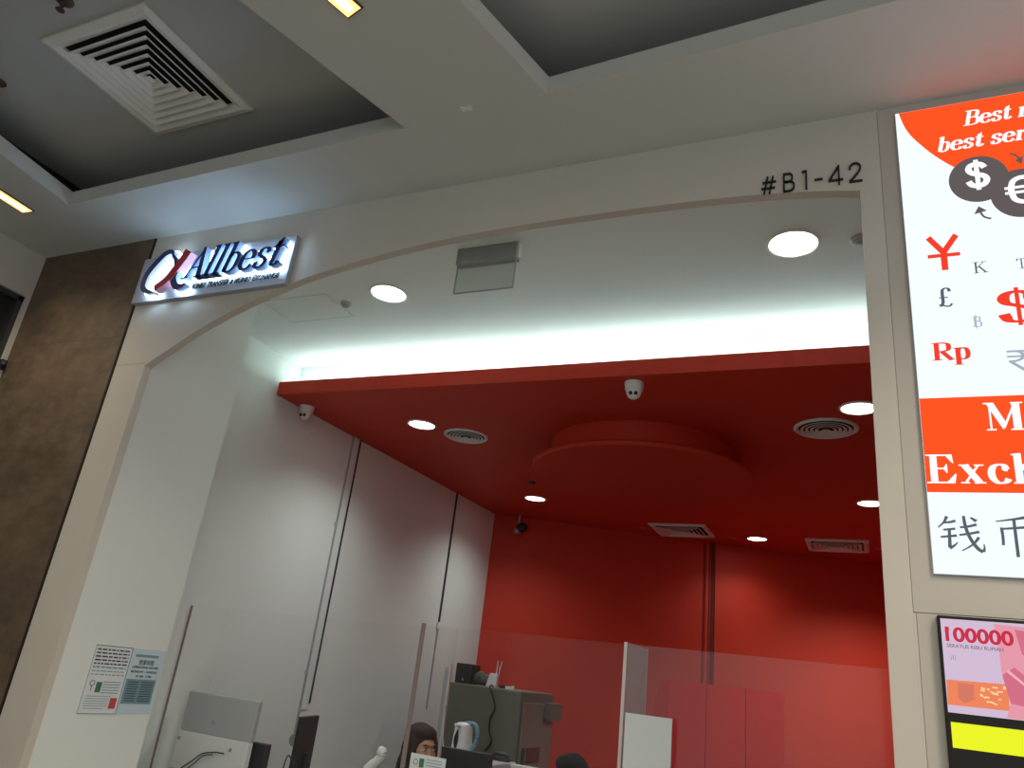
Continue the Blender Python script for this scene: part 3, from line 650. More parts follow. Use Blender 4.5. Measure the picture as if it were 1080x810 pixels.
# exit-sign style fixture with a clear blade
A = aZ(483, 263, ZC); B = aZ(545.5, 254, ZC)
yy = (A.y+B.y)/2; 
t = thing('blade_sign_fixture', 'grey ceiling box with a hanging clear blade seen from behind, inside the arch', 'sign', (A.x, yy, ZC))
zb1 = aY(482, 279, yy).z; zb2 = aY(479.5, 307, yy).z
MB().box((A.x, yy, zb1), (B.x, yy+.05, ZC)).build('housing', 'grey', t, bevel=.003)
MB().box((A.x+.003, yy+.02, zb2), (B.x-.006, yy+.026, zb1)).build('blade', 'exitg', t)
k = MB(); k.box((A.x+.001, yy+.018, zb2-.002), (B.x-.004, yy+.028, zb2+.001)); k.box((A.x+.001, yy+.018, zb2), (A.x+.004, yy+.028, zb1)); k.box((B.x-.007, yy+.018, zb2), (B.x-.004, yy+.028, zb1)); k.build('blade_edge', 'grey', t)
MB().box((B.x, yy+.008, zb1+.01), (B.x+.010, yy+.04, ZC)).build('end_cap', 'wplastic', t)
# cameras
def dome(q, label, m, r=.05, wall=False, aim=(.2, -1, -.5)):
    q = Vector(q); t = thing('dome_camera', label, 'camera', q)
    MB().lathe(q, [(r*1.05, 0), (r*1.05, -.012), (r, -.02), (r*.95, -.045)], 32).build('base', m, t, smooth=True)
    k = MB().ell(q+Vector((0, 0, -.055)), (r*.82, r*.82, r*.85)); tu = k.build('turret', m, t, smooth=True)
    d = Vector(aim).normalized(); c_ = q+Vector((0, 0, -.055))+d*r*.80
    s = d.cross(Vector((0, 0, 1))).normalized()
    for sg, rr in ((-1, .011), (1, .011)):
        MB().ell(c_+s*sg*.014, (rr, rr, rr), 12, 8).build('lens', 'black', tu, smooth=True)
    return t
q = aZ(325, 421.5, ZS); q.x = XW+.075
dome((aX(325, 424, XW+.07).x, aX(325, 424, XW+.07).y, ZS), 'white turret camera at the corner of the red soffit and the left wall', 'wplastic', .05)
dome(aZ(669, 404, ZS), 'white turret camera in the middle of the red soffit front', 'wplastic', .052)
q = aZ(551, 545, ZS); q.y = min(q.y, YB(q.x)-.12)
t = thing('bracket_camera', 'dark camera on a small bracket in the rear left corner of the red soffit', 'camera', (q.x, q.y, ZS))
MB().tube([(q.x, q.y, ZS), (q.x, q.y, ZS-.09)], .014).build('bracket', 'alum', t, smooth=True)
MB().ell((q.x+.04, q.y, ZS-.13), (.06, .05, .05)).build('camera_body', 'black', t, smooth=True)
MB().box((q.x-.035, q.y-.03, ZS-.20), (q.x+.02, q.y+.02, ZS-.15)).build('lens_block', 'grey', t, bevel=.004)
# ------------------------------------------------------------------ rails on the side wall
def vline(P, Q, X, r, name, m, parent): 
    a = aX(*P, X); b = aX(*Q, X); y_ = (a.y+b.y)/2
    return MB().box((XW, y_-r, b.z), (X, y_+r, a.z)).build(name, m, parent)
t = thing('wall_rail', 'white vertical rail with grey edge and black cable on the left shop wall', 'rail', (XW, 4.7, 2))
a = aX(375, 462, XW+.01); zt_ = ZS
MB().box((XW, 4.66, 1.22), (XW+.008, 4.735, ZS)).build('rail_face', 'white', t)
MB().box((XW, 4.648, 1.05), (XW+.010, 4.662, ZS)).build('left_edge', 'grey', t)
MB().tube([(XW+.014, 4.742, ZS), (XW+.014, 4.742, 2.6), (XW+.014, 4.738, 1.26)], .0065).build('cable', 'black', t)
for z in (2.5, 1.45): MB().box((XW, 4.636, z), (XW+.014, 4.648, z+.03)).build('clip', 'lgrey', t)
t = thing('wall_rail', 'thin dark vertical rail on the left shop wall near the rear corner', 'rail', (XW, 6.43, 2))
yr = aX(482, 520, XW).y
MB().box((XW, yr-.011, 1.95), (XW+.010, yr+.011, ZS)).build('upper_rail', 'charcoal', t)
MB().box((XW, yr-.009, 1.25), (XW+.008, yr+.009, 1.95)).build('lower_rail', 'grey', t)
MB().box((XW, yr-.03, 1.93), (XW+.016, yr+.02, 1.99)).build('clip', 'wplastic', t)
# ------------------------------------------------------------------ pair of notices on the pier
def notice(y0, y1, z0, z1, label, kind):
    X = XB
    t = thing('paper_notice', label, 'notice', (X, (y0+y1)/2, z0), 'notices on the left wall')
    MB().box((X, y0, z0), (X+.0015, y1, z1)).build('sheet', 'paper' if kind == 0 else 'paperb', t)
    def bar(u0, u1, v0, v1, m, d=.0022):
        MB().box((X+.0015, y0+(y1-y0)*u0, z0+(z1-z0)*v0), (X+d, y0+(y1-y0)*u1, z0+(z1-z0)*v1)).build('print', m, t)
    def tx(s, u0, u1, v0, v1, m, b=.02):
        txt(s, None, None, None, 0, 'print', m, t, bold=b, mapper=lambda u, v, d: Vector((X+.0016+d*.0006, y0+(y1-y0)*(u0+(u1-u0)*u), z0+(z1-z0)*(v0+(v1-v0)*v))))
    if kind == 0:
        bar(0, 1, .985, 1, 'inkb'); bar(.0, .012, 0, 1, 'inkb'); bar(.0, 1, 0, .01, 'inkb'); bar(.985, 1, 0, 1, 'inkb')
        # unreadable lines of print
        for i in range(8): 
            u = .06
            while u < .93:
                w = random.uniform(.05, .15); bar(u, min(u+w, .94), .925-i*.052, .925-i*.052+(.021 if i < 6 else .014), 'ink' if i < 5 else 'inkb'); u += w+.03
        for i in range(5): bar(.45, .9, .46-i*.04, .472-i*.04, 'inkb')
        for i in range(6): bar(.1, random.uniform(.6, .75), .25-i*.035, .258-i*.035, 'inkb')
        # magnifier and green phone shape
        cy_, cz_ = y0+(y1-y0)*.17, z0+(z1-z0)*.44
        k = MB(); R_ = .013
        for i in range(20):
            a0 = i*math.pi/10; a1 = a0+math.pi/10
            k.prism([(X+.0016, cy_+r_*math.cos(a_), cz_+r_*math.sin(a_)) for r_, a_ in ((R_, a0), (R_, a1), (R_*.78, a1), (R_*.78, a0))], (.0006, 0, 0))
        k.box((X+.0016, cy_-.001, cz_-.035), (X+.0022, cy_+.0018, cz_-.012)); k.build('print', 'ink', t)
        bar(.28, .42, .31, .46, 'inkg'); bar(.75, .93, .08, .235, 'inkr')
    else:
        bar(.12, .82, .875, .915, 'inkb')
        tx('\u71df\u696d\u6642\u9593', .26, .72, .76, .835, 'ink', .0); tx('OPERATING HOURS', .1, .9, .70, .735, 'ink'); tx('MONDAY - SUNDAY', .1, .9, .63, .665, 'ink'); tx('10 AM - 9 PM', .28, .74, .56, .595, 'ink')
        bar(.03, .93, .15, .53, 'inkb', .0019)
        for i in range(9):
            bar(.1, .42, .48-i*.036, .492-i*.036, 'ink'); bar(.5, .86, .48-i*.036, .492-i*.036, 'ink')
ym = 2.805
notice(2.598, ym, EYE-.378, EYE-.081, 'left paper notice with dense text, green phone and red mark on the white pier', 0)
notice(ym+.002, 3.004, EYE-.376, EYE-.083, 'right pale blue opening hours notice on the white pier', 1)
# ------------------------------------------------------------------ counter and acrylic screens
YG = 3.468
t = thing('service_counter', 'white service counter across the shop opening under the clear screens', 'counter', (-1.6, 3.5, 0))
ZCN = EYE-.70
MB().box((XW+.003, 3.30, ZCN-.04), (XR-.003, 3.68, ZCN)).build('worktop', 'deskgrey', t, bevel=.004)
MB().box((XW+.003, 3.36, 0), (XR-.003, 3.40, ZCN-.04)).build('front_panel', 'white', t)
MB().box((XW+.003, 3.40, 0), (XR-.003, 3.62, .1)).build('plinth', 'charcoal', t)
def screen(xa, xb, y, z0, z1, label, mm='glass', edges=('edge', 'edge'), thick=.008, top='edgeL'):
    t = thing('acrylic_screen', label, 'screen', ((xa+xb)/2, y, z0), 'clear screens on the counter')
    MB().box((xa, y-thick/2, z0), (xb, y+thick/2, z1)).build('sheet', mm, t)
    if edges[0]: MB().box((xa, y-thick/2-.0003, z0), (xa+.008, y+thick/2+.0003, z1)).build('sheet_edge', edges[0], t)
    if edges[1]: MB().box((xb-.003, y-thick/2-.0003, z0), (xb, y+thick/2+.0003, z1)).build('sheet_edge', edges[1], t)
    return t
zg = EYE+.19
screen(XW+.003, -3.352, YG, ZCN, EYE+.172, 'narrow clear screen between the left wall and its neighbour', edges=('edge', None))
screen(-3.35, -2.05, YG, ZCN, EYE+.178, 'clear screen in front of the white monitor', edges=(None, None))
screen(-2.026, -.998, YG, ZCN, EYE+.192, 'clear screen in front of the seated woman and grey green safe', edges=(None, None))
screen(-.982, .9, YG, ZCN, EYE+.194, 'long clear screen in front of the red cabinet', 'glass_reflect', edges=(None, None))
def divider(x, y0, y1, z0, z1, label, mm, em='edge', th=.02):
    t = thing('counter_divider', label, 'divider', (x, (y0+y1)/2, z0), 'upright dividers between the service positions')
    MB().box((x-th/2, y0, z0), (x+th/2, y1, z1)).build('sheet', mm, t)
    MB().box((x-th/2-.001, y0-.004, z0), (x+th/2+.001, y0, z1+.001)).build('front_edge', em, t)
    MB().box((x-th/2-.001, y1, z0), (x+th/2+.001, y1+.004, z1+.001)).build('rear_edge', 'edgeL' if mm == 'frost' else 'glass', t)
divider(-2.038, YG-.006, 3.82, ZCN, EYE+.197, 'clear divider with a thick pinkish front edge beside the seated woman', 'glass', 'edge', .022)
divider(-.990, YG-.006, 3.824, ZCN, EYE+.200, 'milky grey divider standing left of the red cabinet', 'frost', 'edgeL', .012)
# slim inner upright
p = aY(476, 701, 4.75)
t = thing('divider_post', 'slim pale upright post left of the grey green safe', 'post', (p.x, 4.75, 0))
MB().box((p.x-.007, 4.74, 0), (p.x+.007, 4.76, p.z)).build('post', 'edgeL', t)
MB().box((p.x-.04, 4.748, 0), (p.x-.008, 4.756, p.z-.02)).build('grey_backing', 'grey', t)
q = aY(468, 760, 4.29); MB().tube([(p.x, 4.735, p.z-.25), (p.x+.015, 4.73, p.z-.42), (p.x+.035, 4.73, p.z-.5), (p.x+.045, 4.73, .02)], .005).build('cable', 'wplastic', t, smooth=True)
# paper notice taped to the screen in front of the woman
a = aY(434, 793.5, YG-.006); b = aY(471, 798, YG-.006)
t = thing('paper_notice', 'white sheet with green symbol taped to the clear screen below the woman', 'notice', (a.x, YG, a.z))
MB().prism([(a.x, YG-.0065, a.z), (b.x, YG-.0065, a.z-.002), (b.x, YG-.0065, a.z-.21), (a.x, YG-.0065, a.z-.21)], (0, .001, 0)).build('sheet', 'paper', t)
k = MB(); cxx = a.x+.03; czz = a.z-.035
for i in range(16):
    a0 = i*math.pi/8; a1 = a0+math.pi/8; k.prism([(cxx+r_*math.cos(q_), YG-.0075, czz+r_*math.sin(q_)) for r_, q_ in ((.013, a0), (.013, a1), (.0105, a1), (.0105, a0))], (0, .0008, 0))
k.build('print', 'ink', t)
MB().box((a.x+.05, YG-.0075, a.z-.055), (a.x+.075, YG-.0067, a.z-.018)).build('print', 'inkg', t)
k = MB()
for i in range(3): k.box((a.x+.085, YG-.0075, a.z-.02-i*.012), (b.x-.02, YG-.0067, a.z-.017-i*.012))
k.build('print', 'inkb', t)
# ------------------------------------------------------------------ monitors and counter clutter
Ym = 3.56
P1 = aY(200, 728, Ym); P2 = aY(273.5, 739, Ym); P3 = aY(257, 800, Ym); zchin = aY(193, 770, Ym).z
t = thing('white_monitor', 'pale grey monitor seen from behind at the left end of the counter', 'monitor', (P1.x+.2, Ym, ZCN))
MB().box((P1.x, Ym, zchin), (P2.x, Ym+.035, P1.z)).build('back_shell', 'lgrey', t, bevel=.006)
MB().box((P1.x+.002, Ym-.008, P1.z-.40), (P2.x-.002, Ym+.03, zchin)).build('lower_shell', 'wplastic', t, bevel=.005)
MB().box((P1.x+.01, Ym+.035, P1.z-.39), (P2.x-.01, Ym+.038, P1.z-.01)).build('screen_glass', 'black', t)
q = aY(225, 762, Ym); MB().box((q.x-.012, Ym-.002, q.z-.012), (q.x+.0, Ym, q.z+.014)).box((q.x+.004, Ym-.002, q.z-.010), (q.x+.012, Ym, q.z+.008)).build('emblem', 'grey', t)
for px, py in ((189, 778), (243, 791)):
    q = aY(px, py, Ym-.008); MB().lathe((q.x, Ym-.012, q.z), [(.010, 0), (.010, .006)], 12, 'Y').build('screw_boss', 'grey', t)
MB().box(((P1.x+P2.x)/2-.03, Ym+.0, ZCN), ((P1.x+P2.x)/2+.03, Ym+.02, P1.z-.38)).build('stand_neck', 'lgrey', t)
MB().box(((P1.x+P2.x)/2-.12, Ym-.05, ZCN), ((P1.x+P2.x)/2+.12, Ym+.12, ZCN+.012)).build('stand_foot', 'lgrey', t, bevel=.004)
pts = [aY(*v, Ym-.03) for v in ((188, 812), (203, 802), (213, 795), (226, 793.5), (236, 795))]
k = MB().tube(smooth_pts([tuple(v) for v in pts], 5), .0035); 
pts = [aY(*v, Ym-.035) for v in ((196, 812), (206, 804), (214, 797), (224, 796))]
k.tube(smooth_pts([tuple(v) for v in pts], 5), .003)
tag(k.build('cable', 'black', smooth=True), 'black cables looping behind the pale grey monitor', 'cable')
# dark upright device right of it
a = aY(259, 781, 3.66); b = aY(282, 784.5, 3.66)
t = thing('card_reader', 'dark upright terminal just right of the pale grey monitor', 'terminal', (a.x, 3.66, ZCN))
MB().box((a.x, 3.655, ZCN+.01), (b.x, 3.70, a.z)).build('casing', 'charcoal', t, bevel=.004)
MB().box((a.x-.01, 3.63, ZCN), (b.x+.01, 3.75, ZCN+.012)).build('base', 'black', t, bevel=.003)
# black monitor seen from the side behind
def oblique_monitor(A, B, Bz, Y, dY, label, arm=True):
    a = aY(*A, Y); b = aY(*B, Y+dY); hgt = a.z-aY(*Bz, Y).z
    t = thing('black_monitor', label, 'monitor', (a.x, Y, .74))
    d = (Vector((b.x, b.y, 0))-Vector((a.x, a.y, 0))); n = Vector((-d.y, d.x, 0)).normalized()*.03
    A0 = Vector((a.x, a.y, 0)); B0 = Vector((b.x, b.y, 0)); zt = Vector((0, 0, a.z)); zb = Vector((0, 0, a.z-hgt))
    MB().quad8([A0+zb, B0+zb, B0+n+zb, A0+n+zb], [A0+zt, B0+zt, B0+n+zt, A0+n+zt]).build('shell', 'black', t, bevel=.004)
    m_ = (A0+B0)/2-n*.2; MB().box((m_.x-.025, m_.y-.02, .74), (m_.x+.025, m_.y+.02, a.z-hgt*.6)).build('stand', 'black', t)
    MB().box((m_.x-.1, m_.y-.08, .74), (m_.x+.1, m_.y+.08, .762)).build('foot', 'black', t, bevel=.003)
    return t, n, A0
t_, n_, A0_ = oblique_monitor((320, 756.5), (335, 767), (304, 822), 4.06, .28, 'black monitor seen edge on against the left white wall')
q = aY(311, 781, 4.08)
MB().lathe((q.x-.01, 4.08, q.z), [(.01, -.0), (.035, .0), (.04, .03), (.015, .035)], 20, 'Y').build('mount', 'grey', t_, smooth=True)
k = MB(); pts = [aY(*v, 4.05) for v in ((310, 806), (305, 797), (302, 800), (298, 812))]; k.tube(smooth_pts([tuple(v) for v in pts], 5), .004)
k.build('cable', 'black', t_, smooth=True)
t_, n_, A0_ = oblique_monitor((466, 787), (518, 797.5), (462, 860), 3.78, .0, 'black monitor back in front of the grey green safe and kettle')
# pale board in front of the milky divider
a = aY(660, 751.5, 3.42); b = aY(709, 757.5, 3.42)
t = thing('standing_board', 'blank pale board standing on the counter in front of the milky divider', 'board', (a.x, 3.42, ZCN))
MB().box((a.x, 3.415, ZCN+.01), (b.x, 3.425, a.z)).build('board', 'paper', t)
MB().box((a.x+.02, 3.39, ZCN), (b.x-.02, 3.45, ZCN+.012)).build('foot', 'wplastic', t)
# staff desk behind
t = thing('staff_desk', 'white lower staff desk directly behind the service counter', 'desk', (-1.6, 3.85, 0))
MB().box((XW+.01, 3.685, .70), (XR-.01, 4.02, .74)).build('worktop', 'deskgrey', t, bevel=.003)
for x_ in (XW+.04, -1.35, XR-.08): MB().box((x_, 3.69, 0), (x_+.03, 4.0, .70)).build('leg_panel', 'lgrey', t)
t = thing('side_desk', 'low white desk along the left shop wall under the black monitor', 'desk', (-3.3, 4.4, 0))
MB().box((XW+.01, 4.025, .70), (-2.95, 5.2, .74)).build('worktop', 'deskgrey', t, bevel=.003)
for y_ in (4.05, 5.15): MB().box((XW+.03, y_, 0), (-2.98, y_+.03, .70)).build('leg_panel', 'lgrey', t)
# white scanner on a stand by the black monitor
pts = [aY(*v, 3.80) for v in ((401, 788), (403, 796), (398, 803), (388, 812), (380, 826))]
t = thing('desk_lamp', 'small white curved lamp head rising beside the seated woman', 'lamp', (pts[-1].x, 3.80, .74))
MB().tube(smooth_pts([tuple(v) for v in pts], 5), [.014]*2+[.026]*10+[.028]*9, 14).build('head', 'wplastic', t, smooth=True)
MB().tube([pts[-1], (pts[-1].x-.02, 3.80, .75)], .012).build('neck', 'wplastic', t, smooth=True)
MB().lathe((pts[-1].x-.02, 3.80, .74), [(.07, 0), (.07, .01), (.02, .02)], 28).build('base', 'wplastic', t, smooth=True)
# ------------------------------------------------------------------ safe
YSF = 5.9
a = aY(474, 724, YSF); b = aY(550.5, 728, YSF); cc = aX(584.5, 733, b.x)
sx0, sx1, sy0, sy1, sz = max(a.x-.02, XW+.03), b.x, YSF, cc.y, (b.z+aX(584.5, 733, b.x).z)/2
t = thing('safe', 'tall grey green steel safe in the rear left corner', 'safe', (sx0, sy0, 0))
MB().box((sx0, sy0, .05), (sx1, sy1, sz)).build('body', 'olive', t, bevel=.012)
MB().box((sx0+.04, sy0+.04, 0), (sx1-.04, sy1-.04, .05)).build('plinth', 'charcoal', t)
door = MB().box((sx1, sy0+.04, .12), (sx1+.018, sy1-.03, sz-.08)).build('door', 'olive2', t, bevel=.004)
a = aX(575, 741, sx1+.02); b2 = aX(586, 760, sx1+.02)
MB().box((sx1+.018, a.y, b2.z), (sx1+.07, b2.y, a.z)).build('keypad_box', 'olive', door, bevel=.005)
a = aX(556, 789, sx1+.02); b2 = aX(567.5, 804, sx1+.02); MB().box((sx1+.018, a.y, b2.z), (sx1+.026, b2.y, a.z)).build('dial_plate', 'reddark', door)
a = aX(550.5, 789, sx1+.02); MB().box((sx1+.018, a.y-.0, a.z-.14), (sx1+.04, a.y+.03, a.z)).build('handle', 'charcoal', door, bevel=.004)
ZB = sz
def onsafe(px, Y=YSF+.12): v = aY(px, 720, Y); return v.x
# black box
x0 = onsafe(479, YSF+.1); x1_ = onsafe(496, YSF+.1)
t = thing('black_box', 'black cube shaped device on top of the safe at its left end', 'box', (x0, YSF+.1, ZB))
MB().box((x0, YSF+.1, ZB), (x1_, YSF+.26, ZB+.155)).build('casing', 'black', t, bevel=.006)
MB().box(((x0+x1_)/2-.006, YSF+.098, ZB+.02), ((x0+x1_)/2+.006, YSF+.1, ZB+.04)).build('indicator', 'lgrey', t)
# rag
x0 = onsafe(505); k = MB(); 
k.ell((x0+.035, YSF+.16, ZB+.045), (.085, .06, .045)); k.ell((x0+.0, YSF+.14, ZB+.06), (.05, .05, .05)); k.ell((x0+.09, YSF+.15, ZB+.025), (.05, .05, .025))
o = k.build('cloth', 'rag', smooth=True); tag(o, 'crumpled grey cloth on the safe between the black box and white router', 'cloth')
d_ = o.modifiers.new('r', 'REMESH'); d_.mode = 'VOXEL'; d_.voxel_size = .006
tx_ = bpy.data.textures.new('cl', 'CLOUDS'); tx_.noise_scale = .03; dm = o.modifiers.new('d', 'DISPLACE'); dm.texture = tx_; dm.strength = .02; dm.mid_level = .5
# router
x0 = onsafe(515); x1_ = onsafe(525)
t = thing('router', 'white router with two upright aerials on top of the safe', 'router', ((x0+x1_)/2, YSF+.12, ZB))
MB().prism([(x0-.01, YSF+.09, ZB), (x1_, YSF+.09, ZB), (x1_+.005, YSF+.09, ZB+.105), (x0+.02, YSF+.09, ZB+.105)], (0, .03, 0)).build('body', 'wplastic', t, bevel=.004)
for dx in (.012, -.012): 
    xm = (x0+x1_)/2+.022+dx; MB().tube([(xm, YSF+.13, ZB+.03), (xm+.008, YSF+.13, ZB+.14), (xm+.016+dx*.5, YSF+.13, ZB+.205)], .0045).build('aerial', 'wplastic', t, smooth=True)
# adapters
x0 = onsafe(529); k = MB(); k.box((x0, YSF+.08, ZB), (x0+.06, YSF+.13, ZB+.028)); k.build('black_adapter', 'black', bevel=.003)
tag(bpy.data.objects[k and 'black_adapter'], 'black power adapter on the safe beside the router', 'adapter')
x1_ = onsafe(537); t = tag(MB().box((x1_, YSF+.05, ZB), (x1_+.05, YSF+.09, ZB+.022)).box((x1_+.05, YSF+.06, ZB), (x1_+.068, YSF+.08, ZB+.03)).build('white_adapter', 'wplastic', bevel=.003), 'small white plug adapter on the safe, right of the black adapter', 'adapter')
pts = [(onsafe(524), YSF+.06, ZB+.008), (onsafe(524.5), YSF-.01, ZB+.002)]+[tuple(aY(*v, YSF-.012)) for v in ((522, 745), (517, 757), (515.5, 770), (518, 782), (511, 792))]
tag(MB().tube(smooth_pts(pts, 5), .006).build('cable', 'black', smooth=True), 'black cable hanging down the front of the safe', 'cable')
# ------------------------------------------------------------------ kettle on a low cabinet
YK = 5.0
q = aY(492, 762, YK); kb = aY(491, 797, YK)
zk = kb.z-.01
t = thing('low_cabinet', 'low white cabinet carrying the kettle in front of the safe', 'cabinet', (q.x, YK, 0))
MB().box((q.x-.3, YK-.16, .05), (q.x+.3, YK+.22, zk)).build('body', 'lgrey', t, bevel=.004)
MB().box((q.x-.29, YK-.175, .08), (q.x-.004, YK-.16, zk-.03)).build('door', 'wplastic', t); MB().box((q.x+.004, YK-.175, .08), (q.x+.29, YK-.16, zk-.03)).build('door', 'wplastic', t)
MB().box((q.x-.28, YK-.14, 0), (q.x+.28, YK+.2, .05)).build('plinth', 'charcoal', t)
hk = q.z-zk; kx = aY(489.5, 780, YK).x
t = thing('kettle', 'white electric kettle with pale blue handle in front of the safe', 'kettle', (kx, YK, zk))
MB().lathe((kx-.012, YK, zk), [(.068, 0), (.072, .012), (.067, hk*.4), (.060, hk*.8), (.055, hk*.93), (.042, hk*.98), (.01, hk)], 40).build('body', 'wplastic', t, smooth=True)
MB().prism([(kx-.06, YK-.018, zk+hk*.72), (kx-.085, YK-.012, zk+hk*.93), (kx-.06, YK-.02, zk+hk*.95)], (0, .036, 0)).build('spout', 'wplastic', t)
MB().tube(smooth_pts([(kx+.0, YK, zk+hk*.97), (kx+.06, YK, zk+hk*.99), (kx+.086, YK, zk+hk*.86), (kx+.094, YK, zk+hk*.62), (kx+.08, YK, zk+hk*.38), (kx+.04, YK, zk+hk*.16)], 5), .014, 12).build('handle', 'bluep', t, smooth=True)
k = MB().prism([(kx-.022+.022*math.sin(a*math.pi/10)*(.5), YK-.074, zk+hk*(.18+.06*a)) for a in range(0, 11)]+[(kx-.022-.018*math.sin(a*math.pi/10), YK-.074, zk+hk*(.18+.06*a)) for a in range(10, -1, -1)], (0, .03, 0)); k.build('water_window', 'black', t)
MB().box((kx-.035, YK-.072, zk+hk*.86), (kx-.005, YK-.058, zk+hk*.9)).build('badge', 'grey', t)
# white desk rack and black phone in front of the safe
YR = 5.15
a = aY(517, 801, YR); b = aY(582, 809, YR)
t = thing('wire_rack', 'white tubular rack at the bottom edge in front of the safe', 'rack', (a.x, YR, 0))
MB().box((a.x, YR-.03, a.z-.026), (b.x, YR+.03, a.z-.003)).build('top_rail', 'wplastic', t, bevel=.003)
for f in (.02, .17, .33, .97): MB().box((a.x+(b.x-a.x)*f-.009, YR-.01, 0), (a.x+(b.x-a.x)*f+.009, YR+.006, a.z-.01)).build('upright', 'wplastic', t)
MB().box((a.x, YR-.03, .1), (b.x, YR+.03, .115)).build('base_rail', 'wplastic', t)
t = thing('telephone', 'black desk telephone on the white rack in front of the safe', 'telephone', (a.x+.1, YR, a.z-.003))
MB().box((a.x+.01, YR-.03, a.z-.003), (a.x+.14, YR+.03, a.z+.022)).build('base', 'black', t, bevel=.005)
MB().tube([(a.x+.02, YR, a.z+.03), (a.x+.04, YR, a.z+.044), (a.x+.11, YR, a.z+.044), (a.x+.13, YR, a.z+.03)], .013).build('handset', 'black', t, smooth=True)
# ------------------------------------------------------------------ red cabinet
YQ = 7.0
a = aY(704, 716, YQ); zc = a.z
def cab_pt(px, py):  # on the cabinet front plane parallel to the back wall through a
    r = ray(px, py); s = (a.y-.55*a.x)/(r.y-.55*r.x); v = r*s; v.z += EYE; return v
e1 = cab_pt(744.5, 720); e2 = cab_pt(785.5, 727.5); e3 = cab_pt(826, 735)
t = thing('red_cabinet', 'glossy red cabinet row with a rounded dark side against the red rear wall', 'cabinet', (a.x, a.y, 0))
back = -bn*.42
F = [Vector((v.x, v.y, 0)) for v in (a, e1, e2, e3)]
k = MB(); prof = [(0, 0), (0, zc)]+[(.42*math.sin(i*math.pi/20), zc-.42*.75*(1-math.cos(i*math.pi/20))) for i in range(1, 11)]+[(.42, 0)]
k.prism([F[0]-bn*d_+Vector((0, 0, z_)) for d_, z_ in prof], bd*.02); k.build('side_panel', 'redcab', t)
k = MB(); k.prism([F[0]+bd*.02-bn*(d_*.985+.004)+Vector((0, 0, z_-.004 if z_ else 0)) for d_, z_ in prof], bd*((F[3]-F[0]).length-.02)); k.build('carcass', 'redcab', t)
zt3 = [a.z, e1.z, e2.z, e3.z]
for i in range(3):
    A_, B_ = F[i]+bd*.004, F[i+1]-bd*.003
    k = MB(); k.quad8([A_+Vector((0, 0, .05)), B_+Vector((0, 0, .05)), B_+bn*.02+Vector((0, 0, .05)), A_+bn*.02+Vector((0, 0, .05))], [v+Vector((0, 0, zc-.003)) for v in (A_, B_, B_+bn*.02, A_+bn*.02)])
    d_ = k.build('door', 'redcab', t)
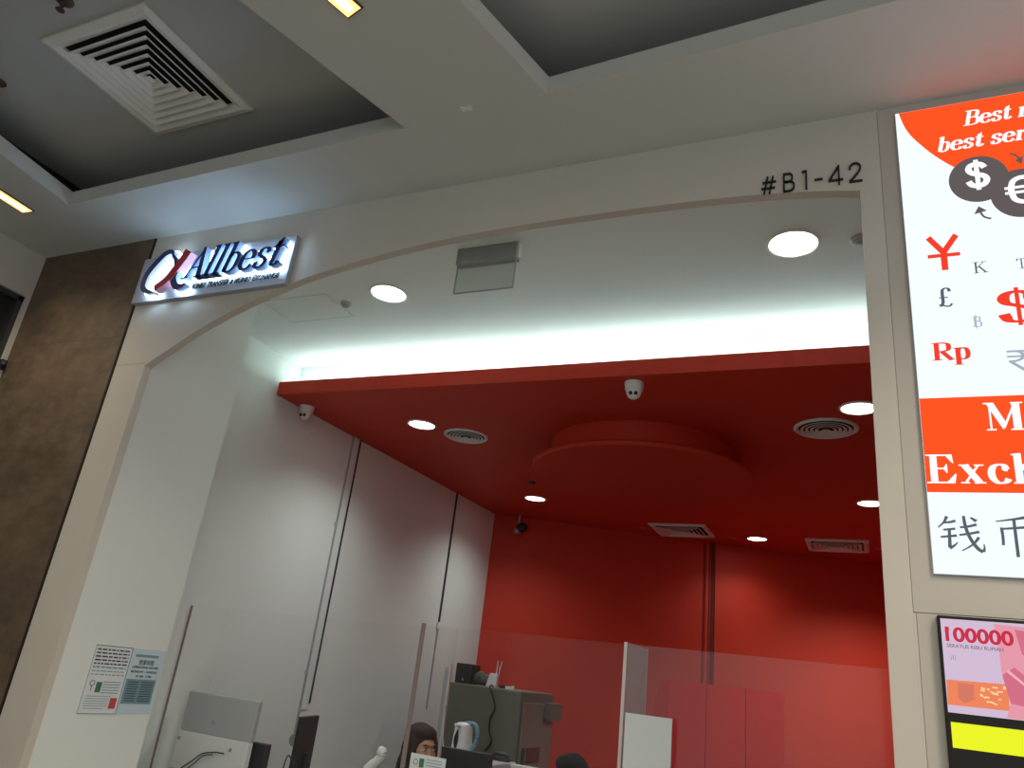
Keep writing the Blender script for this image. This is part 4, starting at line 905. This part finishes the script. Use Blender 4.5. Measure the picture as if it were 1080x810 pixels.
# ------------------------------------------------------------------ people
def lerp(a, b, s): return Vector(a)*(1-s)+Vector(b)*s
def person(base, yaw, name_label, hair_m, longhair, zhead):
    """seated figure; base = floor point under the hips, facing local -y before yaw"""
    Rz = Matrix.Rotation(yaw, 3, 'Z'); base = Vector(base)
    k0 = zhead-1.30           # seat adjust
    T = lambda x, y, z: base+Rz @ Vector((x, y, 0))+Vector((0, 0, z+k0))
    t = thing('person', name_label, 'person', base)
    hc = T(0, -.06, 1.185)    # head centre
    body = MB()
    def seg(pts, rs, n=16, mb=body):
        mb.tube(smooth_pts([tuple(p) for p in pts], 4), [rs[min(len(rs)-1, int(i/4))]*(1-(i % 4)/4)+rs[min(len(rs)-1, int(i/4)+1)]*((i % 4)/4) for i in range((len(pts)-1)*4+1)], n)
        for p, r in zip(pts, rs): mb.ell(p, (r, r, r), 14, 8)
    # head: cranium, face, jaw, nose, ears, neck
    def E(x, y, z, r): 
        m_ = MB(); m_.ell((0, 0, 0), r); body.add([hc+Rz @ (Vector(v)+Vector((x, y, z))) for v in m_.v], m_.f)
    E(0, .01, .02, (.074, .092, .092)); E(0, -.035, -.03, (.060, .052, .078)); E(0, -.045, -.085, (.036, .036, .028))
    E(0, -.094, -.022, (.010, .012, .022)); E(0, -.100, -.036, (.014, .012, .009)); E(0, -.084, .018, (.048, .010, .010))
    E(.030, -.075, -.03, (.022, .016, .02)); E(-.030, -.075, -.03, (.022, .016, .02))
    for s in (-1, 1): E(s*.074, .005, -.015, (.010, .018, .030))
    seg([T(0, -.02, 1.14), T(0, .0, 1.05), T(0, .005, .99)], [.052, .05, .06])
    seg([T(0, .01, 1.0), T(0, .02, .8), T(0, .03, .62), T(0, .03, .5)], [.09, .13, .115, .14], 20)
    for s in (-1, 1):
        seg([T(0, .01, .95), T(s*.16, .01, .94)], [.07, .055])
        seg([T(s*.17, .01, .93), T(s*.21, -.02, .68), T(s*.17, -.23, .66), T(s*.15, -.28, .68)], [.048, .04, .028, .024])
        # hand: palm, four fingers, thumb, resting on the desk
        seg([T(s*.15, -.28, .68), T(s*.148, -.34, .675)], [.026, .030])
        for j, (dx, L_) in enumerate(((-.024, .062), (-.008, .072), (.008, .068), (.023, .052))):
            seg([T(s*.148+dx, -.35, .675), T(s*.148+dx*1.15, -.35-L_*.55, .680), T(s*.148+dx*1.2, -.35-L_, .662)], [.0095, .0088, .0078], 8)
        seg([T(s*.122, -.315, .672), T(s*.098, -.345, .668), T(s*.094, -.372, .662)], [.011, .010, .009], 8)
        seg([T(s*.09, .02, .50), T(s*.11, -.40, .50), T(s*.11, -.42, .12), T(s*.11, -.42, .08-k0*1)], [.085, .058, .042, .04])
        seg([T(s*.11, -.40, .05-k0), T(s*.11, -.54, .03-k0)], [.04, .03])
    o = body.build('body', 'skin', t, smooth=True)
    r = o.modifiers.new('r', 'REMESH'); r.mode = 'VOXEL'; r.voxel_size = .006; r.use_smooth_shade = True
    sm_ = o.modifiers.new('s', 'SMOOTH'); sm_.iterations = 4; sm_.factor = .5
    # clothing
    cl = MB()
    seg([T(0, .01, .985), T(0, .02, .8), T(0, .03, .62), T(0, .03, .48)], [.10, .145, .13, .155], 20, cl)
    for s in (-1, 1):
        seg([T(0, .01, .955), T(s*.165, .01, .935)], [.078, .066], 16, cl)
        seg([T(s*.17, .01, .93), T(s*.21, -.02, .68), T(s*.172, -.22, .66)], [.06, .05, .038], 16, cl)
    o = cl.build('shirt', 'cloth', t, smooth=True); r = o.modifiers.new('r', 'REMESH'); r.mode = 'VOXEL'; r.voxel_size = .008; r.use_smooth_shade = True
    sm_ = o.modifiers.new('s', 'SMOOTH'); sm_.iterations = 5; sm_.factor = .5
    cl = MB()
    for s in (-1, 1): seg([T(s*.09, .02, .49), T(s*.11, -.40, .50), T(s*.11, -.42, .14-k0)], [.10, .07, .055], 16, cl)
    o = cl.build('trousers', 'charcoal', t, smooth=True); r = o.modifiers.new('r', 'REMESH'); r.mode = 'VOXEL'; r.voxel_size = .009; r.use_smooth_shade = True
    # hair
    h = MB()
    def H(x, y, z, r):
        m_ = MB(); m_.ell((0, 0, 0), r); h.add([hc+Rz @ (Vector(v)+Vector((x, y, z))) for v in m_.v], m_.f)
    H(0, .022, .035, (.087, .100, .090)); H(0, .05, -.02, (.084, .078, .10)); H(0, -.008, .068, (.076, .080, .048))
    if longhair:
        for s in (-1, 1):
            H(s*.074, -.005, -.03, (.020, .055, .10)); H(s*.078, .02, -.14, (.030, .055, .12)); H(s*.075, .03, -.24, (.032, .05, .12))
        H(0, .085, -.14, (.09, .045, .16)); H(0, .09, -.26, (.085, .04, .12))
    o = h.build('hair', hair_m, t, smooth=True); r = o.modifiers.new('r', 'REMESH'); r.mode = 'VOXEL'; r.voxel_size = .006; r.use_smooth_shade = True
    sm_ = o.modifiers.new('s', 'SMOOTH'); sm_.iterations = 3; sm_.factor = .5
    def F3(x, y, z): return hc+Rz @ Vector((x, y, z))
    for s in (-1, 1):
        q = F3(s*.031, -.083, -.006); MB().ell(q, (.0115, .0105, .0062), 16, 10).build('eye', 'eyew', t, smooth=True)
        q = F3(s*.031, -.0935, -.007); MB().ell(q, (.0052, .003, .0052), 12, 8).build('iris', 'black', t, smooth=True)
        MB().tube([F3(s*.016, -.089, .014), F3(s*.032, -.092, .019), F3(s*.048, -.082, .015)], [.0025, .003, .0015], 8).build('eyebrow', hair_m, t, smooth=True)
        MB().tube([F3(s*.018, -.0915, -.001), F3(s*.031, -.0955, .002), F3(s*.044, -.0875, -.001)], [.0015, .002, .001], 6).build('eyelash', 'black', t)
    m_ = MB().tube([F3(-.022, -.088, -.066), F3(-.008, -.097, -.063), F3(0, -.0975, -.064), F3(.008, -.097, -.063), F3(.022, -.088, -.066)], [.002, .005, .0045, .005, .002], 8); m_.build('lips', 'lip', t, smooth=True)
    return t
def office_chair(base, yaw, label, zseat):
    t = thing('office_chair', label, 'chair', base, 'staff chairs'); Rz = Matrix.Rotation(yaw, 3, 'Z'); b = Vector(base)
    W = lambda x, y, z: b+Rz @ Vector((x, y, 0))+Vector((0, 0, z))
    k = MB(); k.quad8([W(-.22, -.22, zseat-.07), W(.22, -.22, zseat-.07), W(.22, .2, zseat-.07), W(-.22, .2, zseat-.07)], [W(-.22, -.22, zseat), W(.22, -.22, zseat), W(.22, .2, zseat), W(-.22, .2, zseat)]); k.build('seat', 'cloth', t, bevel=.02)
    k = MB(); k.quad8([W(-.19, .22, zseat+.1), W(.19, .22, zseat+.1), W(.19, .27, zseat+.1), W(-.19, .27, zseat+.1)], [W(-.18, .25, zseat+.42), W(.18, .25, zseat+.42), W(.18, .30, zseat+.42), W(-.18, .30, zseat+.42)]); k.build('backrest', 'cloth', t, bevel=.02)
    MB().tube([W(0, .1, zseat-.08), W(0, .27, zseat-.02), W(0, .28, zseat+.15)], .018).build('back_bar', 'black', t)
    MB().tube([W(0, 0, .1), W(0, 0, zseat-.06)], .025).build('gas_lift', 'black', t)
    for i in range(5):
        a_ = i*2*math.pi/5; MB().tube([W(0, 0, .1), W(.26*math.cos(a_), .26*math.sin(a_), .07)], .018).build('leg', 'black', t)
        MB().ell(W(.26*math.cos(a_), .26*math.sin(a_), .03), (.03, .03, .03), 12, 8).build('castor', 'black', t)
# woman: head centre sought at pixel (441,785) on Y 4.15
def seat_person(px, py, Y, ztop_px, yaw, label, hm, lh, clabel):
    hc = aY(px, py, Y); zt = aY(*ztop_px, Y).z
    off = Matrix.Rotation(yaw, 3, 'Z') @ Vector((0, -.06, 0))
    zh = zt+.0      # top of hair
    base = (hc.x-off.x, hc.y-off.y, 0)
    person(base, yaw, label, hm, lh, zh-.005); office_chair(base, yaw, clabel, .5+zh-1.30-.10)
seat_person(444, 787, 4.12, (438, 761.5), math.radians(64), 'seated woman with long dark hair and black top behind the clear screen', 'hair', True, 'black office chair under the seated woman')
seat_person(601, 812, 4.42, (601, 794.5), math.radians(-20), 'seated person of whom only black hair shows at the bottom, right of the safe', 'hair2', False, 'black office chair under the person right of the safe')
# ------------------------------------------------------------------ lights and world
def area(loc, rot, sx, sy, power, col, name):
    L = bpy.data.lights.new(name, 'AREA'); L.shape = 'RECTANGLE'; L.size = sx; L.size_y = sy; L.energy = power; L.color = col
    o = bpy.data.objects.new(name, L); C.objects.link(o); o.location = loc; o.rotation_euler = rot; return o
for x_, y_, pw in ((-4.6, .2, 22), (-1.8, -1.2, 20), (.8, -1.2, 26), (2.2, .6, 34)):  # added fill lamps without fixtures, out of view, to brighten the facade
    area((x_, y_, ZM-.01), (0, 0, 0), .9, .3, pw, (1, .95, .86), 'mall_fill_area')
for x_, y_, pw in ((-3.93, 1.72, 8), (-1.50, 1.15, 20), (1.15, 1.35, 22)):  # third lamp has no fixture: unseen, added to brighten the right pillar
    o = area((x_, y_, ZM-.012), (0, 0, 0), .05, .6, pw, (1, .85, .62), 'slot_lamp'); o.data.spread = math.radians(125)
w = bpy.data.worlds.new('world'); S.world = w; w.use_nodes = True
bg = w.node_tree.nodes['Background']; bg.inputs[0].default_value = (.62, .655, .65, 1); bg.inputs[1].default_value = .98
S.view_settings.view_transform = 'Standard'; S.view_settings.look = 'None'; S.view_settings.exposure = .12; S.view_settings.gamma = 1
S.view_settings.use_curve_mapping = False
